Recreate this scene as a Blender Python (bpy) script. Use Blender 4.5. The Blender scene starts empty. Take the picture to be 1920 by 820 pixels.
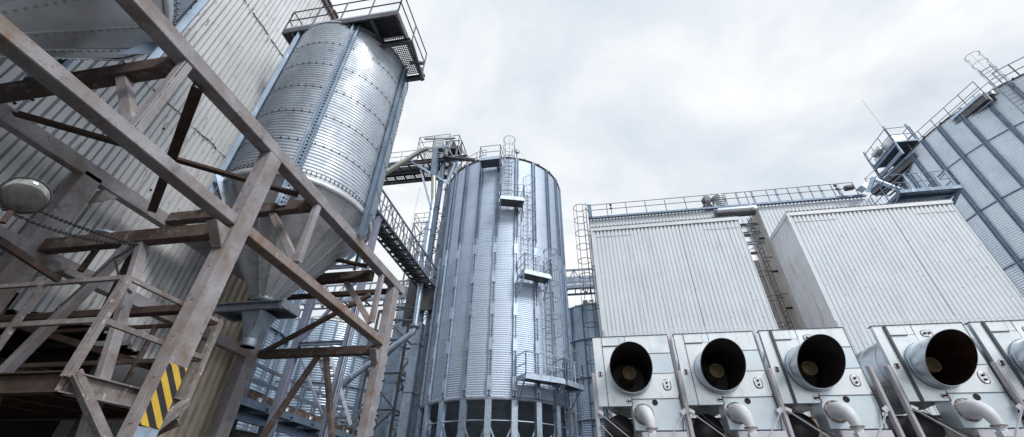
import bpy, math, random
from mathutils import Vector, Matrix
random.seed(7)
C = bpy.context.scene.collection
PI = math.pi
sin, cos, rad = math.sin, math.cos, math.radians
G = -1.6                      # ground height: the lens is the origin, 1.6 m above the yard
V = Vector
ZUP = V((0, 0, 1))

# ------------------------------------------------------------------ scene basics
sc = bpy.context.scene
cam_d = bpy.data.cameras.new('camera'); cam = bpy.data.objects.new('camera', cam_d); C.objects.link(cam)
sc.camera = cam
cam_d.sensor_width = 36; cam_d.lens = 36 * 765 / 1920; cam_d.clip_start = .05; cam_d.clip_end = 6000
pt, ro, ya = rad(34.97), rad(1.043), rad(10.23)
fw = V((-sin(ya) * cos(pt), cos(ya) * cos(pt), sin(pt)))
r0 = V((cos(ya), sin(ya), 0)); u0 = r0.cross(fw)
rr = cos(ro) * r0 + sin(ro) * u0; uu = -sin(ro) * r0 + cos(ro) * u0
cam.matrix_world = Matrix(((rr.x, uu.x, -fw.x, 0), (rr.y, uu.y, -fw.y, 0), (rr.z, uu.z, -fw.z, 0), (0, 0, 0, 1)))
sc.view_settings.view_transform = 'Standard'; sc.view_settings.look = 'None'
sc.view_settings.exposure = 0.52; sc.view_settings.gamma = 1
sc.render.resolution_x = 1024; sc.render.resolution_y = 437

# ------------------------------------------------------------------ materials
M = {}
def nd(nt, t, **k):
    n = nt.nodes.new(t)
    for a, b in k.items(): setattr(n, a, b)
    return n
def mat(name, base, rough=.6, metal=0., spec=.5, var=.0, vscale=3., layers=(), bump=0., bscale=40., stretch=(1, 1, 1), rvar=0., mvar=None):
    """base colour + brightness variation + layers of (colour, noise scale, lo, hi, (sx,sy,sz), rough, metal, seed)"""
    m = bpy.data.materials.new(name); m.use_nodes = True; nt = m.node_tree; L = nt.links
    b = nt.nodes['Principled BSDF']
    geo = nd(nt, 'ShaderNodeNewGeometry')
    def noise(scale, st, seed=0., detail=6., rg=.6):
        mp = nd(nt, 'ShaderNodeMapping'); mp.inputs['Scale'].default_value = st; mp.inputs['Location'].default_value = (seed, seed * 1.7, seed * .6)
        L.new(geo.outputs['Position'], mp.inputs['Vector'])
        n = nd(nt, 'ShaderNodeTexNoise'); n.inputs['Scale'].default_value = scale; n.inputs['Detail'].default_value = detail; n.inputs['Roughness'].default_value = rg
        L.new(mp.outputs[0], n.inputs['Vector']); return n.outputs['Fac']
    def mr(src, a, c, d, e):
        q = nd(nt, 'ShaderNodeMapRange'); q.clamp = True
        for i, v in enumerate((a, c, d, e)): q.inputs[i + 1].default_value = v
        L.new(src, q.inputs[0]); return q.outputs[0]
    col = None
    rgb = nd(nt, 'ShaderNodeRGB'); rgb.outputs[0].default_value = (*base, 1); col = rgb.outputs[0]
    if var:
        f = mr(noise(vscale, stretch, 3.1), .3, .7, 1 - var, 1 + var)
        mx = nd(nt, 'ShaderNodeVectorMath', operation='SCALE'); L.new(col, mx.inputs[0]); L.new(f, mx.inputs['Scale']); col = mx.outputs[0]
    rsock = None; msock = None
    if rvar:
        rsock = mr(noise(vscale * 1.7, stretch, 8.), .3, .7, max(rough - rvar, .05), rough + rvar)
    for i, (lc, s, lo, hi, st, lr, lm, seed) in enumerate(layers):
        f = mr(noise(s, st, seed, 8., .65), lo, hi, 0, 1)
        mx = nd(nt, 'ShaderNodeMixRGB'); L.new(f, mx.inputs[0]); L.new(col, mx.inputs[1]); mx.inputs[2].default_value = (*lc, 1); col = mx.outputs[0]
        q = nd(nt, 'ShaderNodeMix'); L.new(f, q.inputs[0])
        if rsock is None: q.inputs[2].default_value = rough
        else: L.new(rsock, q.inputs[2])
        q.inputs[3].default_value = lr; rsock = q.outputs[0]
        q = nd(nt, 'ShaderNodeMix'); L.new(f, q.inputs[0])
        if msock is None: q.inputs[2].default_value = metal
        else: L.new(msock, q.inputs[2])
        q.inputs[3].default_value = lm; msock = q.outputs[0]
    L.new(col, b.inputs['Base Color'])
    b.inputs['Roughness'].default_value = rough; b.inputs['Metallic'].default_value = metal
    b.inputs['Specular IOR Level'].default_value = spec
    if rsock is not None: L.new(rsock, b.inputs['Roughness'])
    if msock is not None: L.new(msock, b.inputs['Metallic'])
    if bump:
        bp = nd(nt, 'ShaderNodeBump'); bp.inputs['Strength'].default_value = bump; bp.inputs['Distance'].default_value = .02
        L.new(noise(bscale, (1, 1, 1), 5.), bp.inputs['Height']); L.new(bp.outputs[0], b.inputs['Normal'])
    M[name] = m; return m

O = (1, 1, 1)
mat('frame_paint', (.35, .335, .36), .62, 0, .35, .25, 2.2, [
    ((.25, .20, .17), 1.1, .47, .64, (1, 1, 1), .8, 0, 21.),
    ((.25, .135, .075), 4.2, .60, .74, (1, 1, 1), .9, 0, 1.),
    ((.30, .14, .065), 17., .60, .68, (1, 1, 1), .9, 0, 4.),
    ((.11, .07, .05), 5.5, .60, .78, (1, 1, .5), .9, 0, 9.),
    ((.45, .44, .47), 16., .64, .72, (1, 1, 1), .7, 0, 12.)], bump=.35, bscale=35)
mat('frame_rusty', (.30, .25, .235), .7, 0, .35, .25, 2.2, [
    ((.25, .13, .08), 1.5, .50, .66, (1, 1, 1), .85, 0, 2.), ((.24, .15, .11), 5., .52, .66, (1, 1, 1), .9, 0, 5.), ((.52, .46, .44), 9., .60, .70, (1, 1, 1), .7, 0, 12.)], bump=.35, bscale=35)
mat('frame_brown', (.13, .10, .09), .75, 0, .3, .3, 3., [
    ((.12, .075, .055), 4., .48, .66, O, .9, 0, 2.), ((.25, .23, .25), 6., .56, .68, O, .7, 0, 7.)], bump=.35, bscale=35)
mat('rail_paint', (.27, .25, .25), .7, 0, .3, .25, 5., [
    ((.20, .13, .10), 7., .50, .70, O, .9, 0, 2.), ((.55, .5, .5), 11., .58, .66, O, .7, 0, 17.)], bump=.3, bscale=50)
mat('dark_rust', (.075, .055, .048), .85, 0, .2, .35, 3., [((.12, .075, .055), 5., .5, .65, O, .9, 0, 3.)], bump=.3)
mat('hall_shade', (.045, .04, .04), .9, 0, .2, .3, 2.)
mat('stripe_yellow', (.76, .50, .07), .55, 0, .4, .1, 6., [((.3, .2, .1), 16., .66, .74, O, .8, 0, 2.)])
mat('stripe_black', (.04, .037, .045), .6, 0, .4, .2, 6., [((.2, .18, .18), 18., .66, .72, O, .8, 0, 5.)])
mat('blue_patch', (.35, .45, .55), .6, 0, .4, .2, 8.)
mat('old_wall', (.78, .79, .81), .7, .0, .35, .08, 1.2, [
    ((.38, .37, .37), 2.8, .58, .80, (5, 5, .12), .85, 0, 1.),
    ((.76, .76, .76), 4.5, .55, .66, (8, 8, .08), .8, 0, 6.),
    ((.10, .085, .075), 3.2, .60, .72, (2.5, 2.5, .5), .9, 0, 11.),
    ((.26, .20, .15), 7., .66, .76, (3, 3, .4), .9, 0, 15.)], bump=.1, bscale=30)
mat('cream_wall', (.70, .63, .52), .75, 0, .3, .16, 1.6, [
    ((.26, .20, .15), 2.4, .57, .74, (3, 3, .3), .9, 0, 1.), ((.62, .56, .46), 5., .55, .68, (4, 4, .2), .8, 0, 6.)], bump=.2, bscale=30)
mat('crack_dark', (.03, .026, .024), .95)
mat('roof_fascia', (.16, .15, .15), .8, 0, .3, .3, 3., [((.2, .09, .04), 5., .52, .64, O, .9, 0, 3.)])
mat('silo_old', (.54, .60, .67), .62, .8, .5, .14, 1.3, [
    ((.22, .21, .21), 3.2, .57, .70, (1.4, 1.4, 9.), .6, .5, 1.),
    ((.66, .69, .72), 1.4, .5, .7, (1, 1, .6), .3, .9, 5.)], rvar=.1)
mat('cone_old', (.60, .63, .67), .42, .45, .5, .16, 1.2, [((.22, .2, .18), 2.2, .56, .75, (1, 1, .5), .65, .5, 2.)], rvar=.1, bump=.05, bscale=6)
mat('silo_new', (.62, .71, .83), .62, .7, .5, .05, .5, [
    ((.50, .61, .75), .8, .5, .75, (1, 1, .25), .62, .7, 1.), ((.50, .54, .58), 5., .64, .78, (2, 2, .15), .55, .7, 4.)], rvar=.04)
mat('silo_right', (.80, .89, .98), .40, .35, .5, .10, .7, [((.62, .73, .86), 1.2, .52, .7, (1, 1, .35), .5, .8, 1.)], rvar=.07)
mat('silo_far', (.46, .58, .70), .42, .7, .5, .10, .9, [((.38, .45, .52), 1.6, .5, .68, (1, 1, .35), .45, .7, 1.)], rvar=.07)
mat('rib_blue', (.22, .29, .38), .58, .5, .5, .15, 2., [((.34, .40, .47), 4., .55, .7, (1, 1, .4), .4, .8, 3.)])
mat('galv', (.50, .60, .72), .45, .8, .5, .14, 3., [((.35, .39, .45), 5., .52, .66, O, .5, .7, 3.)], rvar=.08)
mat('galv_dull', (.30, .34, .40), .5, .6, .5, .2, 2.5, [((.18, .17, .18), 3., .54, .7, (1, 1, .6), .6, .5, 3.)])
mat('galv_dark', (.14, .145, .16), .55, .5, .4, .25, 3., [((.13, .085, .06), 4., .55, .68, O, .8, .1, 3.)])
mat('violet_steel', (.38, .41, .53), .5, .2, .5, .15, 2., [((.17, .09, .06), 4., .6, .7, (1, 1, .4), .8, 0, 2.)])
mat('pipe_metal', (.62, .66, .69), .35, .8, .5, .12, 2., [((.45, .46, .42), 3., .52, .7, O, .45, .7, 3.)])
mat('pipe_olive', (.40, .42, .38), .45, .5, .5, .15, 2.)
mat('hole_dark', (.015, .015, .018), .8)
mat('bolt_gap_dark', (.10, .10, .11), .5, .6)
mat('bolt_pale', (.42, .44, .46), .4, .7)
mat('cladding', (.78, .83, .88), .5, 0, .45, .05, .7, [
    ((.62, .66, .70), 2.2, .55, .72, (2.5, 2.5, .2), .55, 0, 1.), ((.50, .49, .48), 5., .66, .76, (4, 4, .12), .6, 0, 7.), ((.42, .40, .38), 9., .70, .78, O, .7, 0, 3.)], rvar=.06)
mat('cladding_side', (.84, .86, .90), .55, 0, .4, .08, .8, [((.42, .38, .36), 2.2, .54, .75, (2, 2, .25), .6, 0, 1.)])
mat('cladding_dirty', (.64, .61, .58), .65, 0, .4, .2, 1., [((.34, .29, .25), 2.2, .52, .72, (3, 3, .25), .8, 0, 1.)])
mat('flashing', (.74, .78, .81), .5, .1, .45, .08, 2., [((.35, .33, .3), 6., .66, .76, O, .7, 0, 3.)])
mat('fan_panel', (.88, .92, .95), .34, .4, .5, .05, 1.1, [
    ((.60, .62, .64), 3.5, .60, .78, (3, 3, .2), .5, .4, 31.),
    ((.66, .73, .78), 1.6, .48, .66, (1, 1, .7), .42, .6, 1.), ((.42, .38, .34), 13., .69, .76, O, .7, .2, 3.)], rvar=.06, bump=.04, bscale=2.5)
mat('fan_panel_blue', (.68, .77, .83), .4, .5, .5, .07, 1.3, [((.74, .78, .8), 2.4, .5, .7, O, .4, .6, 4.)], rvar=.06)
mat('panel_seam', (.10, .11, .13), .6, .4)
mat('duct_metal', (.58, .64, .70), .30, .85, .5, .1, 1.8, [((.36, .38, .40), 2.6, .56, .72, O, .45, .7, 2.), ((.26, .17, .1), 8., .68, .76, O, .8, .1, 7.)], rvar=.06)
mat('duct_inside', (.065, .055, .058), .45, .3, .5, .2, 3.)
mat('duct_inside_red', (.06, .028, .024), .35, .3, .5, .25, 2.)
mat('cone_tan', (.36, .29, .19), .6, .2, .4, .2, 4.)
mat('white_pipe', (.72, .74, .79), .58, 0, .5, .06, 3., [((.24, .13, .07), 7., .66, .74, O, .85, 0, 3.)])
mat('rust_ring', (.28, .21, .17), .8, .1, .3, .4, 14., [((.6, .6, .62), 16., .5, .6, O, .6, .1, 3.)])
mat('post_white', (.66, .66, .71), .45, .25, .5, .07, 2., [((.4, .34, .3), 10., .68, .75, O, .8, 0, 3.)])
mat('post_violet', (.48, .46, .50), .5, .2, .5, .1, 2., [((.3, .2, .15), 8., .66, .74, O, .8, 0, 3.)])
mat('plate_chrome', (.75, .78, .8), .22, .9)
mat('bolt_red', (.13, .03, .03), .4, .2)
mat('black_plastic', (.02, .02, .022), .5)
mat('deck_grid', (.075, .075, .085), .7, .4, .4, .3, 8.)
mat('concrete', (.09, .088, .085), .9, 0, .3, .15, .3, [((.06, .06, .058), 1.1, .5, .7, O, .9, 0, 2.)], bump=.3)
mat('chain', (.10, .10, .11), .5, .6)
mat('dark_roofs', (.12, .10, .095), .8, .1, .3, .3, 3., [((.35, .2, .12), 5., .5, .65, O, .9, 0, 3.)])
mat('rusty_sheet', (.55, .50, .44), .75, .1, .3, .2, 3., [((.30, .13, .05), 3.5, .46, .60, (2, 2, .6), .9, 0, 2.), ((.12, .06, .04), 5., .58, .68, O, .9, 0, 6.)])
mat('roof_pale', (.72, .72, .70), .5, .3, .5, .1, 1.5, [((.45, .4, .36), 3., .6, .72, O, .7, .1, 3.)])
g = mat('lamp_glass', (.30, .30, .29), .08, .8, .8, .4, 5., [((.5, .5, .42), 5., .58, .66, (1, 1, 1), .1, .8, 2.)])  # the pale noise layer puts glass highlights into the colour

# ------------------------------------------------------------------ mesh helpers
class MB:
    def __init__(s): s.v = []; s.f = []; s.m = []; s.sm = []
    def add(s, vs, fs, m=0, smooth=False):
        o = len(s.v); s.v += [tuple(v) for v in vs]
        for f in fs: s.f.append(tuple(i + o for i in f)); s.m.append(m); s.sm.append(smooth)
        return s
    def box(s, x0, x1, y0, y1, z0, z1, m=0):
        vs = [(x, y, z) for z in (z0, z1) for y in (y0, y1) for x in (x0, x1)]
        return s.add(vs, [(0, 2, 3, 1), (4, 5, 7, 6), (0, 1, 5, 4), (2, 6, 7, 3), (0, 4, 6, 2), (1, 3, 7, 5)], m)
    def ob(s, c, ax, ay, az, m=0):
        c = V(c); vs = [c + i * V(ax) + j * V(ay) + k * V(az) for k in (-1, 1) for j in (-1, 1) for i in (-1, 1)]
        return s.add(vs, [(0, 2, 3, 1), (4, 5, 7, 6), (0, 1, 5, 4), (2, 6, 7, 3), (0, 4, 6, 2), (1, 3, 7, 5)], m)
    def frame(s, p, q, up=None):
        p, q = V(p), V(q); d = (q - p).normalized(); up = V(up) if up else ZUP
        if abs(d.dot(up)) > .98: up = V((0, 1, 0)) if abs(d.y) < .9 else V((1, 0, 0))
        x = d.cross(up).normalized(); y = x.cross(d).normalized(); return d, x, y
    def bar(s, p, q, w, h=None, up=None, m=0, off=(0, 0)):
        h = w if h is None else h; p, q = V(p), V(q); d, x, y = s.frame(p, q, up)
        o = x * off[0] + y * off[1]
        return s.ob((p + q) / 2 + o, d * (q - p).length / 2, x * w / 2, y * h / 2, m)
    def ibar(s, p, q, w, h, t=.015, up=None, m=0):
        d, x, y = s.frame(p, q, up)
        s.bar(p, q, t, h - 2 * t, up, m)
        s.bar(p, q, w, t, up, m, (0, h / 2 - t / 2)); return s.bar(p, q, w, t, up, m, (0, -h / 2 + t / 2))
    def lbar(s, p, q, w, t=.01, up=None, m=0):
        s.bar(p, q, w, t, up, m, (0, -w / 2)); return s.bar(p, q, t, w - t, up, m, (-w / 2 + t / 2, t / 2 - .0))
    def tube(s, pts, r, n=8, m=0, cap=True, smooth=True, closed=False):
        pts = [V(p) for p in pts]; N = len(pts); rs = r if isinstance(r, (list, tuple)) else [r] * N
        ds = []
        for i in range(N):
            a = pts[i - 1] if (i > 0 or closed) else pts[i]; b = pts[(i + 1) % N] if (i < N - 1 or closed) else pts[i]
            ds.append((b - a).normalized())
        up = ZUP if abs(ds[0].z) < .9 else V((1, 0, 0)); x = ds[0].cross(up).normalized()
        vs = []
        for i in range(N):
            x = (x - ds[i] * x.dot(ds[i]))
            x = x.normalized() if x.length > 1e-6 else ds[i].orthogonal().normalized()
            y = ds[i].cross(x)
            for k in range(n):
                a = 2 * PI * k / n; vs.append(pts[i] + (x * cos(a) + y * sin(a)) * rs[i])
        fs = []
        for i in range(N - 1 + (1 if closed else 0)):
            for k in range(n):
                a = i * n + k; b = i * n + (k + 1) % n; j = (i + 1) % N
                fs.append((a, b, j * n + (k + 1) % n, j * n + k))
        s.add(vs, fs, m, smooth)
        if cap and not closed:
            s.add(vs[:n], [tuple(range(n))[::-1]], m); s.add(vs[-n:], [tuple(range(n))], m)
        return s
    def lathe(s, c, prof, n=48, m=0, smooth=True, a0=0., a1=2 * PI, axis=None):
        c = V(c); full = abs(a1 - a0 - 2 * PI) < 1e-6; K = n if full else n + 1
        if axis is None: X, Y, A = V((1, 0, 0)), V((0, 1, 0)), ZUP
        else:
            A = V(axis).normalized(); X = A.orthogonal().normalized()
            if abs(A.z) < .9: X = A.cross(ZUP).normalized()
            Y = A.cross(X)
        vs = []
        for (r, z) in prof:
            for k in range(K):
                a = a0 + (a1 - a0) * k / n; vs.append(c + X * (r * cos(a)) + Y * (r * sin(a)) + A * z)
        fs = []
        for i in range(len(prof) - 1):
            for k in range(n):
                k2 = (k + 1) % K; fs.append((i * K + k, i * K + k2, (i + 1) * K + k2, (i + 1) * K + k))
        return s.add(vs, fs, m, smooth)
    def disc(s, c, r, nrm, n=24, m=0):
        A = V(nrm).normalized(); X = A.orthogonal().normalized(); Y = A.cross(X)
        return s.add([V(c) + X * r * cos(2 * PI * k / n) + Y * r * sin(2 * PI * k / n) for k in range(n)], [tuple(range(n))], m)
    def ring(s, c, R, r, n=24, m=0, a0=0, a1=2 * PI, k=5):
        full = abs(a1 - a0 - 2 * PI) < 1e-6
        pts = [V(c) + V((R * cos(a0 + (a1 - a0) * i / n), R * sin(a0 + (a1 - a0) * i / n), 0)) for i in range(n if full else n + 1)]
        return s.tube(pts, r, k, m, closed=full)
    def corr(s, p, u, nrm, W, z0, z1, pitch=.2, depth=.03, kind='trap', m=0, thick=.0, top=None, bot=None, phase=0.):
        """upright ribbed sheet: starts at p, runs along u for W; top/bot may be functions of the run"""
        p, u, nrm = V(p), V(u), V(nrm); prof = []
        if kind == 'trap': base = [(0, 0), (.06, -1), (.20, -1), (.28, 0), (1, 0)]
        elif kind == 'groove': base = [(0, 0), (.06, -1), (.14, -1), (.20, 0), (1, 0)]
        elif kind == 'bold': base = [(0, 0), (.08, -1), (.42, -1), (.50, 0), (1, 0)]
        elif kind == 'old': base = [(0, 0), (.02, -1), (.17, -1), (.19, 0), (.5, 0), (.52, -.8), (.61, -.8), (.63, 0), (1, 0)]
        else: base = [(i / 8, (cos(2 * PI * i / 8) - 1) / 2) for i in range(9)]
        k = 0; x = -phase * pitch; xs = []
        while x < W + pitch:
            for (a, b) in base[:-1]: xs.append((x + a * pitch, b))
            x += pitch
        xs = [(a, b) for a, b in xs if 0 <= a <= W]; xs = [(0, xs[0][1])] + xs + [(W, xs[-1][1])]
        vs = []
        for a, b in xs:
            q = p + u * a + nrm * (b * depth)
            zb = bot(a) if bot else z0; zt = top(a) if top else z1
            vs += [(q.x, q.y, zb), (q.x, q.y, zt)]
        n = len(xs); fs = [(2 * i, 2 * i + 2, 2 * i + 3, 2 * i + 1) for i in range(n - 1)]
        s.add(vs, fs, m, kind == 'wave'); return s
    def build(s, name, mats, parent=None, bevel=0., loc=None):
        if isinstance(mats, str): mats = [mats]
        me = bpy.data.meshes.new(name)
        base = wloc(parent) if parent is not None else V(loc if loc else (0, 0, 0))
        me.from_pydata([(v[0] - base.x, v[1] - base.y, v[2] - base.z) for v in s.v], [], s.f)
        for k in mats: me.materials.append(M[k])
        me.polygons.foreach_set('material_index', s.m); me.polygons.foreach_set('use_smooth', s.sm)
        me.update(); o = bpy.data.objects.new(name, me); C.objects.link(o)
        if parent is not None: o.parent = parent
        else: o.location = base
        if bevel:
            b = o.modifiers.new('edge', 'BEVEL'); b.width = bevel; b.segments = 1; b.limit_method = 'ANGLE'
        return o
def wloc(o):
    v = V((0, 0, 0))
    while o is not None: v += V(o.location); o = o.parent
    return v
def thing(name, label, cat, loc, group=None):
    o = bpy.data.objects.new(name, None); C.objects.link(o); o.location = loc
    o['label'] = label; o['category'] = cat
    if group: o['group'] = group
    return o
def tag(o, label, cat, group=None):
    o['label'] = label; o['category'] = cat
    if group: o['group'] = group
    return o
def struct(o): o['kind'] = 'structure'; return o
def kids(o): return [c for c in bpy.data.objects if c.parent == o]
def dup(o, parent=None, loc=None, label=None):
    c = o.copy(); C.objects.link(c); c.parent = parent
    if loc is not None: c.location = loc
    if label: c['label'] = label
    for ch in kids(o): dup(ch, c)
    return c
def railing(mb, pts, h=1.1, r=.02, post=1.2, mid=(.55,), kick=.0, m=0, n=5, square=0.):
    """guard rail over a polyline of deck points"""
    pts = [V(p) for p in pts]
    for a, b in zip(pts, pts[1:]):
        L = (b - a).length; k = max(1, round(L / post))
        for i in range(k + 1):
            p = a + (b - a) * i / k
            if square: mb.bar(p, p + ZUP * h, square, m=m)
            else: mb.tube([p, p + ZUP * h], r * 1.1, n, m)
        for z in (h,) + tuple(mid):
            if square: mb.bar(a + ZUP * z, b + ZUP * z, square * .8, m=m)
            else: mb.tube([a + ZUP * z, b + ZUP * z], r, n, m)
        if kick: mb.bar(a + ZUP * kick / 2, b + ZUP * kick / 2, .01, kick, m=m)
def grating(mb, x0, x1, y0, y1, z, step=.12, m=0, t=.012, h=.03):
    x = x0
    while x < x1: mb.box(x, x + t, y0, y1, z - h, z, m); x += step
    y = y0
    while y < y1: mb.box(x0, x1, y, y + t, z - h + .004, z - .004, m); y += step
def truss(mb, a, b, h, bays, r=.04, m=0, up=ZUP):
    a, b = V(a), V(b); u = V(up) * h
    mb.bar(a, b, r * 2, m=m); mb.bar(a + u, b + u, r * 2, m=m)
    for i in range(bays + 1):
        p = a + (b - a) * i / bays; mb.bar(p, p + u, r * 1.3, m=m)
        if i < bays:
            q = a + (b - a) * (i + 1) / bays
            mb.bar(p, q + u, r, m=m) if i % 2 else mb.bar(p + u, q, r, m=m)

# ------------------------------------------------------------------ setting
gb = MB().box(-2500, 2500, -2500, 2500, G - .5, G); struct(gb.build('ground', 'concrete'))

# ------------------------------------------------------------------ the old corrugated building on the left
wx = -10.
bld = thing('warehouse', 'tall old building clad in weathered grey ribbed sheeting behind the rusty steel frame', 'building', (wx - 6, 2, G))
def bot(a):
    y = -9 + a
    pts = [(-9, 2.75), (5.6, 2.72), (6.0, 3.04), (6.7, 2.93), (7.5, 2.82), (8.3, 2.5), (9.0, 2.3)]
    for (ya_, za), (yb, zb) in zip(pts, pts[1:]):
        if y <= yb: return za + (zb - za) * max(0, (y - ya_)) / (yb - ya_) + .06 * sin(y * 17) * (y > 5.6)
    return 2.3
rows = [(None, 8.35), (8.29, 13.4), (13.34, 18.1)]
for i, (zb, zt) in enumerate(rows):
    w = MB(); o = .012 * i
    if zb is None: w.corr((wx, -9, 0), (0, 1, 0), (1, 0, 0), 17.9, 0, zt, .31, .13, 'old', bot=bot)
    else: w.corr((wx + o, -9, 0), (0, 1, 0), (1, 0, 0), 19.95, zb, zt, .31, .13, 'old', bot=lambda a, z=zb: z + .03 * sin(a * 9) * sin(a * 23))
    w.build('wall_sheeting', 'old_wall', bld)
w = MB().corr((wx, 8.9, 0), (0, 1, 0), (1, 0, 0), 2.05, 0, 8.35, .24, .09, 'bold', bot=lambda a: 1.75 if a < .35 else G)
w.build('wall_sheeting', 'cream_wall', bld)
w = MB()      # seams where sheets overlap, cracked and gaping
for zz in (8.31, 13.36):
    y = -8.9; pts = []
    while y < 10.9: pts.append((wx + .02 + (.012 if zz > 9 else 0), y, zz + random.uniform(-.03, .03))); y += .16
    for k in range(0, len(pts) - 1):
        if random.random() < .8: w.tube(pts[k:k + 2], random.choice((.008, .012, .018)), 4)
for k in range(70):
    y = random.uniform(-4, 10.8); z = random.uniform(3.2, 17.8)
    w.box(wx + .0, wx + .035, y - .018, y + .018, z - .018, z + .018)
w.build('sheet_joint', 'crack_dark', bld)['kind'] = 'stuff'
w = MB().box(wx - 12, wx - .12, 10.72, 10.9, G, 18.0).box(wx - 12, wx - 11.8, -9, 10.7, G, 18.0)
w.build('wall', 'old_wall', bld)
w = MB().box(wx - 12, wx + .12, -9, 11.1, 18.12, 18.3).box(wx + .06, wx + .14, -9, 11.1, 17.9, 18.12)
for k in range(40): w.box(wx + .14, wx + .2, -8.8 + k * .5, -8.45 + k * .5, 18.14, 18.24)
w.build('roof', 'roof_fascia', bld)
w = MB()      # hall behind the open lower storey, closed in and coloured near-black as shade
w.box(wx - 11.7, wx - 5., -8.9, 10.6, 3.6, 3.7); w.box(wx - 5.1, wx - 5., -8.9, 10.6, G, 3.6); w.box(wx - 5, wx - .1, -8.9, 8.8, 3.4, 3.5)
w.build('hall_shade_box', 'hall_shade', bld)
w = MB()
for y in (1.5, 3.8, 6.1, 8.2):
    w.ibar((wx - 4.9, y, 2.9), (wx - .15, y, 2.9), .14, .22); w.bar((wx - 3.9, y, G), (wx - 3.9, y, 2.8), .16)
    w.bar((wx - .3, y - 1, 1.4), (wx - 3.9, y + .6, 2.7), .07)
for z in (.3, 1.5, 2.6): w.bar((wx - 3.0, -4, z), (wx - 3.0, 8.6, z + .2), .09)
w.build('hall_framing', 'dark_rust', bld)
w = MB().ibar((wx - .25, -6, 1.85), (wx - .25, 8.8, 1.85), .16, .26).bar((wx - .2, -6, 2.55), (wx - .2, 8.7, 2.55), .12)
w.build('girt', 'dark_rust', bld)
for y in (2.2, 5.15, 8.72): w = MB(); w.bar((wx - .1, y, G), (wx - .1, y, 3.0), .2); w.build('door_post', 'frame_brown', bld)
w = MB().corr((wx - 1.2, -6, 0), (0, 1, 0), (1, 0, 0), 13.5, G, .75, .2, .04, 'old'); w.build('wall_sheeting', 'dark_roofs', bld)

# ------------------------------------------------------------------ rusty steel frame under the hoppers
FX, BX = -5.5, -9.4
fr = thing('steel_frame', 'big rust speckled grey steel frame carrying the hopper silos, hazard striped front leg', 'steel frame', (-7.45, 4.9, G))
def fpart(name, f, m='frame_paint', bv=.012, parent=None):
    b = MB(); f(b); return b.build(name, m, parent or fr, bv)
cols = [(FX, 4.74, 5.05, 5.40), (FX, 10.58, 11.14, 5.38), (BX, 4.56, 4.9, 5.3), (BX, 10.25, 10.68, 5.3), (FX, -1.2, -.9, 5.4), (BX, -1.3, -1., 5.3)]
colob = []
for i, (x, y0, y1, zt) in enumerate(cols):
    b = MB(); x1 = x; x0 = x - (.24 if x == FX else .34)
    if i == 1: x0 = x - .25; y0, y1 = 10.6, 10.95
    b.box(x0, x1, y0, y1, G, zt)
    if i == 0:
        b.box(x0 + .115, x0 + .13, y0 - .006, y0, G, zt - .05, 0)        # welded seam between the two channels
        for k in range(9): b.box(x0 + .1, x0 + .145, y0 - .012, y0 - .004, .2 + k * .55, .42 + k * .55, 0)
    colob.append(b.build('column', 'frame_paint', fr, .012))
# hazard tape painted on the broad face of the front leg
zs0, zs1 = .60, 1.49
st = MB()
def tri_strip(b, m, za, zb, lo, hi, sl, x):
    """parallelogram stripe clipped to lo..hi on the y 4.74..5.05 face"""
    ya_, yb = 4.742, 5.048; N = 6; 
    for k in range(N):
        u0_, u1_ = k / N, (k + 1) / N
        y0, y1 = ya_ + (yb - ya_) * u0_, ya_ + (yb - ya_) * u1_
        q = [(x, y0, za + sl * u0_), (x, y1, za + sl * u1_), (x, y1, zb + sl * u1_), (x, y0, zb + sl * u0_)]
        q = [(a, b_, min(max(z, lo), hi)) for a, b_, z in q]
        if abs(q[3][2] - q[0][2]) < 1e-4 and abs(q[2][2] - q[1][2]) < 1e-4: continue
        b.add(q, [(0, 1, 2, 3)], m)
per = .25; z = zs0 - .2; k = 0
while z < zs1 + .5:
    tri_strip(st, k % 2, z, z + per / 2, zs0 + .12, zs1, -.34, FX + .003); z += per / 2; k += 1
st.build('hazard_stripe', ['stripe_black', 'stripe_yellow'], colob[0])
bp_ = MB().add([(FX + .003, 4.742, zs0 - .4), (FX + .003, 5.048, zs0 - .4), (FX + .003, 5.048, zs0 + .11), (FX + .003, 4.742, zs0 + .14)], [(0, 1, 2, 3)]); bp_.build('paint_patch', 'blue_patch', colob[0])
fpart('top_beam', lambda b: b.box(FX - .26, FX, -3.5, 11.3, 5.40, 5.66))
fpart('top_beam', lambda b: b.box(BX - .2, BX, -3.5, 11.0, 5.2, 5.5))
fpart('lower_beam', lambda b: b.bar((FX - .13, -3.5, 3.99), (FX - .13, 4.73, 3.81), .25, .19))
fpart('lower_beam', lambda b: b.bar((FX - .13, 5.06, 3.80), (FX - .13, 10.6, 3.68), .25, .19), 'frame_rusty')
def lb2(b):
    b.bar((BX - .12, -3.5, 3.72), (BX - .12, 10.3, 3.42), .22, .26)
fpart('lower_beam', lb2)
for (y, x0, x1, z, h, w_, m) in [(2.85, BX, FX - .26, 5.42, .28, .2, 'frame_brown'), (6.47, BX, FX - .26, 5.42, .26, .2, 'frame_brown'), (9.65, BX, FX - .26, 5.28, .28, .22, 'frame_brown'), (10.75, BX, FX - .26, 5.3, .14, .14, 'dark_rust'),
                                 (4.82, BX + .0, FX - .24, 3.68, .25, .18, 'frame_brown'), (10.75, BX, FX - .24, 3.5, .24, .2, 'frame_brown'), (4.95, BX, FX - .24, 2.35, .12, .14, 'dark_rust')]:
    fpart('cross_beam', lambda b: b.bar((x0, y, z), (x1, y, z), w_, h), m)
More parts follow.
